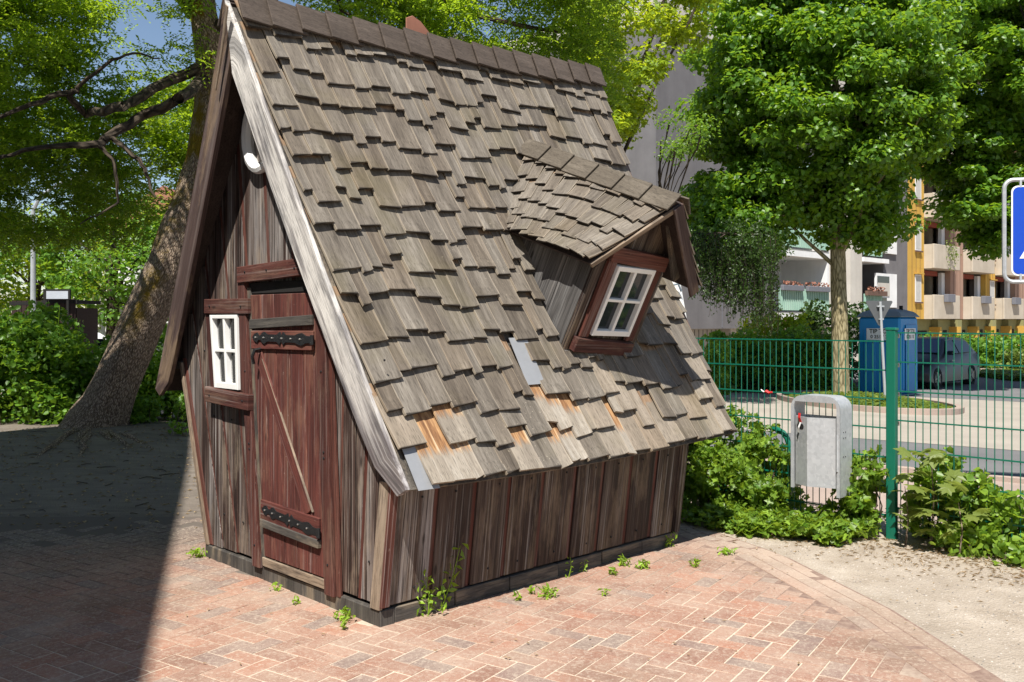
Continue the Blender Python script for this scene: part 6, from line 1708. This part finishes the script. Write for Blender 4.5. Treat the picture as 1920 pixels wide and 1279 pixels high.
# ---- ivy and bramble growing through the fence
def along(q0, q1, h_of, d0, d1, n):
    out = []
    while len(out) < n:
        q_ = RNG.uniform(q0, q1); h = h_of(q_); d = RNG.uniform(d0, d1); z = RNG.uniform(0.03, max(.06, h) * (1 - .6 * abs(d) / max(abs(d0), abs(d1), .01) if abs(d) > .15 else 1)); p = FP + U * q_ - V * d; out.append((p.x, p.y, z))
    return out
bush('ivy_bush', 'mass of ivy and bramble climbing the fence between the playhouse and the litter bin', along(.85, 2.4, lambda q: .2 + .62 * sstep(.5, 1.25, q), -.35, .30, 130), 88, .14, .052, M['leaf_ivy'], 'lobed', .95, cat='ivy', up=.3, stems=24)
bush('ivy_bush', 'low ivy carpet spreading under and in front of the litter bin', along(.15, 1.25, lambda q: .17, .02, .62, 60), 70, .12, .06, M['leaf_ivy'], 'lobed', .95, cat='ivy', up=.55, flat=.5, stems=10)
bush('ivy_bush', 'sparse ivy stems climbing the wires between the litter bin and the fence post', along(.06, .42, lambda q: .55, -.1, .12, 22), 34, .12, .06, M['leaf_ivy'], 'lobed', .95, cat='ivy', stems=10)
bush('bramble_bush', 'tangled bramble growing through the right fence panel below the wires', along(-1.5, -.35, lambda q: .36, -.4, .12, 90), 70, .13, .048, M['leaf_ivy'], 'heart', .7, cat='bramble', stems=24, up=.3)
bush('bramble_bush', 'taller bramble behind the fence post on the right panel side', along(-.55, -.05, lambda q: .62, -.4, .02, 30), 60, .11, .048, M['leaf_ivy'], 'heart', .8, cat='bramble', stems=12)
# maple seedling by the post, each big leaf a part
def maple_leaf_mesh(seed, size, mat):
    rr = random.Random(seed); base = [(0, -.45), (.2, -.35), (.45, -.42), (.36, -.15), (.62, .0), (.4, .1), (.45, .34), (.2, .24), (0, .62), (-.2, .24), (-.45, .34), (-.4, .1), (-.62, .0), (-.36, -.15), (-.45, -.42), (-.2, -.35)]
    vs = [(0, 0, 0)] + [(x * size * rr.uniform(.9, 1.1), y * size * rr.uniform(.9, 1.1), -.18 * size * (x * x + y * y) * 2 + rr.uniform(-.01, .01) * size) for x, y in base]
    n = len(base); m = MB(); m.add(vs, [(0, 1 + i, 1 + (i + 1) % n) for i in range(n)]); return m.mesh('leaf', mat)
mlm = [maple_leaf_mesh(i, .12, M['leaf_sap']) for i in range(5)]
def sapling(label, q_, d, n, h, spread, sc=1.0):
    p = FP + U * q_ - V * d; e = empty('maple_sapling', (p.x, p.y, 0)); tag(e, label, 'sapling')
    m = MB(); m.tube([(0, 0, 0), (.02, 0, h * .5), (.0, .01, h)], [.006, .005, .002], 6); m.build('stem', M['bark'], e)
    for i in range(n):
        a = RNG.uniform(0, 2 * PI); r = spread * (.35 + .65 * RNG.rand()); z = h * (.25 + .75 * RNG.rand()); o = link('leaf', mlm[i % 5], e, (r * math.cos(a), r * math.sin(a), z), (RNG.uniform(-.7, .5), RNG.uniform(-.6, .6), RNG.uniform(0, 6.28))); s_ = sc * RNG.uniform(.7, 1.2); o.scale = (s_, s_, s_)
        mm = MB(); 
    return e
sapling('pale maple seedling with large lobed leaves right of the fence post', -.30, .10, 48, .66, .2)
sapling('small maple seedling low at the foot of the fence post', -.16, .16, 12, .40, .14, .85)
sapling('low maple seedling among the bramble on the right panel', -.5, .16, 10, .34, .16, .8)

# ---- weeds in the paving joints
def tuft(label, px, py, r, n, h=.04):
    Y = EYE * F / (py - HOR); x = (px - 960) / F * Y; e = empty('weed', (x, Y, .008)); tag(e, label, 'weed')
    C = RNG.normal(size=(n, 3)) * np.array([r * .5, r * .5, 0]); C[:, 2] = RNG.uniform(.004, h, n); leaf_mesh('foliage', C, .035, M['weed'], .35, .25, -.3, parent=e)
    m = MB()
    for i in range(5): m.tube([(0, 0, -.004), (C[i % n][0], C[i % n][1], C[i % n][2])], [.0015, .0008], 3)
    m.build('stem', M['weed'], e)
for a in [('bright weed tuft on the paving just left of the front corner of the playhouse', 643, 1165, .05, 46, .06), ('tiny weed below the tuft at the front corner', 644, 1183, .02, 10), ('small weed below the left door frame', 515, 1110, .03, 12), ('faint weed left of the corner tuft', 558, 1135, .02, 8),
        ('grass tuft at the left rear corner of the gable sill', 368, 1046, .06, 50, .05), ('round weed tuft, largest on the paving along the side wall', 1026, 1122, .05, 60, .05), ('tiny weed left of the round tuft', 971, 1128, .02, 12), ('pale tiny weed just behind the round tuft', 998, 1116, .02, 12),
        ('small weed, nearest of three before the side wall end', 1150, 1080, .03, 26, .04), ('weed tuft between two others before the side wall end', 1168, 1062, .035, 40, .05), ('weed tuft, right one of three before the side wall end', 1205, 1068, .035, 40, .05),
        ('dark small weed alone in the middle of the paving', 1134, 1119, .025, 12), ('weed by the gravel patch right of the playhouse', 1301, 1065, .03, 22), ('flat weed on the gravelly patch near the shadow tip', 1362, 1041, .05, 36, .03), ('weed at the far end of the side sill', 1255, 1027, .05, 30, .08)]:
    tuft(*a)
# tall stalk weed by the side wall
def stalk(label, px, py, h, nl, leaf, lean, bushy=0):
    Y = EYE * F / (py - HOR); x = (px - 960) / F * Y; e = empty('stalk_weed', (x, Y, 0)); tag(e, label, 'weed')
    top = Vector((lean[0], lean[1], h)); m = MB(); m.tube([(0, 0, 0), top * .5 + Vector((.01, 0, 0)), top], [.004, .003, .0015], 5); m.build('stem', M['weed'], e)
    tt = np.linspace(.12, 1, nl); C = np.array([[top.x * t_, top.y * t_, h * t_] for t_ in tt]); C[:, 0] += np.where(np.arange(nl) % 2, leaf * .5, -leaf * .5); C[:, 1] += RNG.uniform(-.5, .5, nl) * leaf
    if bushy: B = RNG.normal(size=(bushy, 3)) * np.array([.04, .03, .06]) + np.array([0, 0, .09]); B[:, 2] = np.abs(B[:, 2]); C = np.concatenate([C, B])
    leaf_mesh('foliage', C, leaf, M['weed'], .45, .35, .2, parent=e)
stalk('tall leafy stalk leaning against the side wall near the front corner', 826, 1146, .33, 16, .055, (.1, .03))
stalk('dense bright nettle-like clump at the foot of the side wall near the front corner', 803, 1156, .2, 10, .04, (-.01, 0), 46)
stalk('thin sprig by the side sill, left of two', 1066, 1084, .12, 7, .03, (.01, 0)); stalk('short sprig by the side sill, right of two', 1092, 1074, .07, 6, .03, (.01, 0))
# ---- litter of the ground: pebbles, straw, dead leaves
pts = []; m = MB(); rr = random.Random(4)
def gravel_pt():
    while True:
        y = 3.6 + 4.2 * rr.random(); x = rr.uniform(edge_x(y) + rr.uniform(-.12, .05), 4.4)
        r_ = Vector((x, y, 0)) - FP
        if r_.dot(V) < .5: return x, y
for i in range(5200):
    x, y = gravel_pt(); s_ = rr.uniform(.002, .0065); a = rr.uniform(0, 6.28)
    vs = [(x + s_ * math.cos(a + k * PI / 2) * rr.uniform(.7, 1.3), y + s_ * math.sin(a + k * PI / 2) * rr.uniform(.7, 1.3), 0.0) for k in range(4)] + [(x + rr.uniform(-.3, .3) * s_, y, s_ * .8)]
    m.add(vs, [(0, 1, 4), (1, 2, 4), (2, 3, 4), (3, 0, 4)])
t = NT('pebble'); M['pebble'] = t.fin(t.ramp(t.irand(), [(0, (.13, .12, .11)), (.5, (.32, .28, .24)), (1, (.46, .42, .37))]), .9)
tag(m.build('gravel', M['pebble']), kind='stuff')
pts = []
for i in range(1800):
    q_ = rr.uniform(-2.0, 1.2); d = abs(rr.gauss(.25, .25)) + .02; p = FP + U * q_ - V * d; pts.append((p.x, p.y, rr.uniform(.004, .012)))
o = leaf_mesh('dry_litter', np.array(pts), .035, M['straw'], .12, .93, 0); tag(o, kind='stuff')
pts = []
for i in range(420):
    y = rr.uniform(3.9, 8.5); x = rr.uniform(-3.5, 3.4)
    r_ = Vector((x, y, 0)) - H0
    if -.1 < r_.dot(U) < 2 and -.1 < r_.dot(V) < 2.5: continue
    pts.append((x, y, .016))
o = leaf_mesh('dry_litter', np.array(pts), .022, M['straw'], .35, .93, 0); tag(o, kind='stuff')
pts = []
for i in range(1500):
    y = rr.uniform(6.6, 11.8); x = rr.uniform(-6.5, -1.9); r_ = Vector((x, y, 0)) - H0
    if -.1 < r_.dot(U) < 2.1 and -.1 < r_.dot(V) < 2.6: continue
    pts.append((x, y, gz(x, y) + rr.uniform(.004, .012)))
o = leaf_mesh('dry_litter', np.array(pts), .045, M['straw'], .4, .9, 0); tag(o, kind='stuff')
m = MB()
for i in range(60):
    y = rr.uniform(6.5, 11.3); x = rr.uniform(-6, -2.6); a = rr.uniform(0, 6.28); l_ = rr.uniform(.05, .22); z = gz(x, y) + .006
    m.tube([(x, y, z), (x + l_ * .5 * math.cos(a), y + l_ * .5 * math.sin(a), z + .006), (x + l_ * math.cos(a + .3), y + l_ * math.sin(a + .3), z)], [.004, .004, .002], 4)
tag(m.build('twig_litter', M['bark_dark']), kind='stuff')
print('leaf tris', TRI)
# ---- flowers in the balcony boxes (far away)
for q0, q1, par, mat in ((-2.3, -.6, block, 'straw'), (-.2, 1.8, block, 'straw'), (5.9, 7.9, block, 'straw')):
    n = 70; C = np.stack([RNG.uniform(q0, q1, n), RNG.uniform(-.5, -.35, n), RNG.uniform(3.0, 3.2, n) + (0 if q0 < 3 else -.05)], 1); leaf_mesh('flowers', C, .14, M['rust'] if mat != 'x' else None, .6, .4, 0, parent=par)
C = RNG.normal(size=(160, 3)) * np.array([.35, .12, .45]) + np.array([15.9, -.7, 5.5]); tag(leaf_mesh('hanging_plant', C, .13, M['leaf_gc'], .6, .3, .5, parent=blk2), kind='stuff')
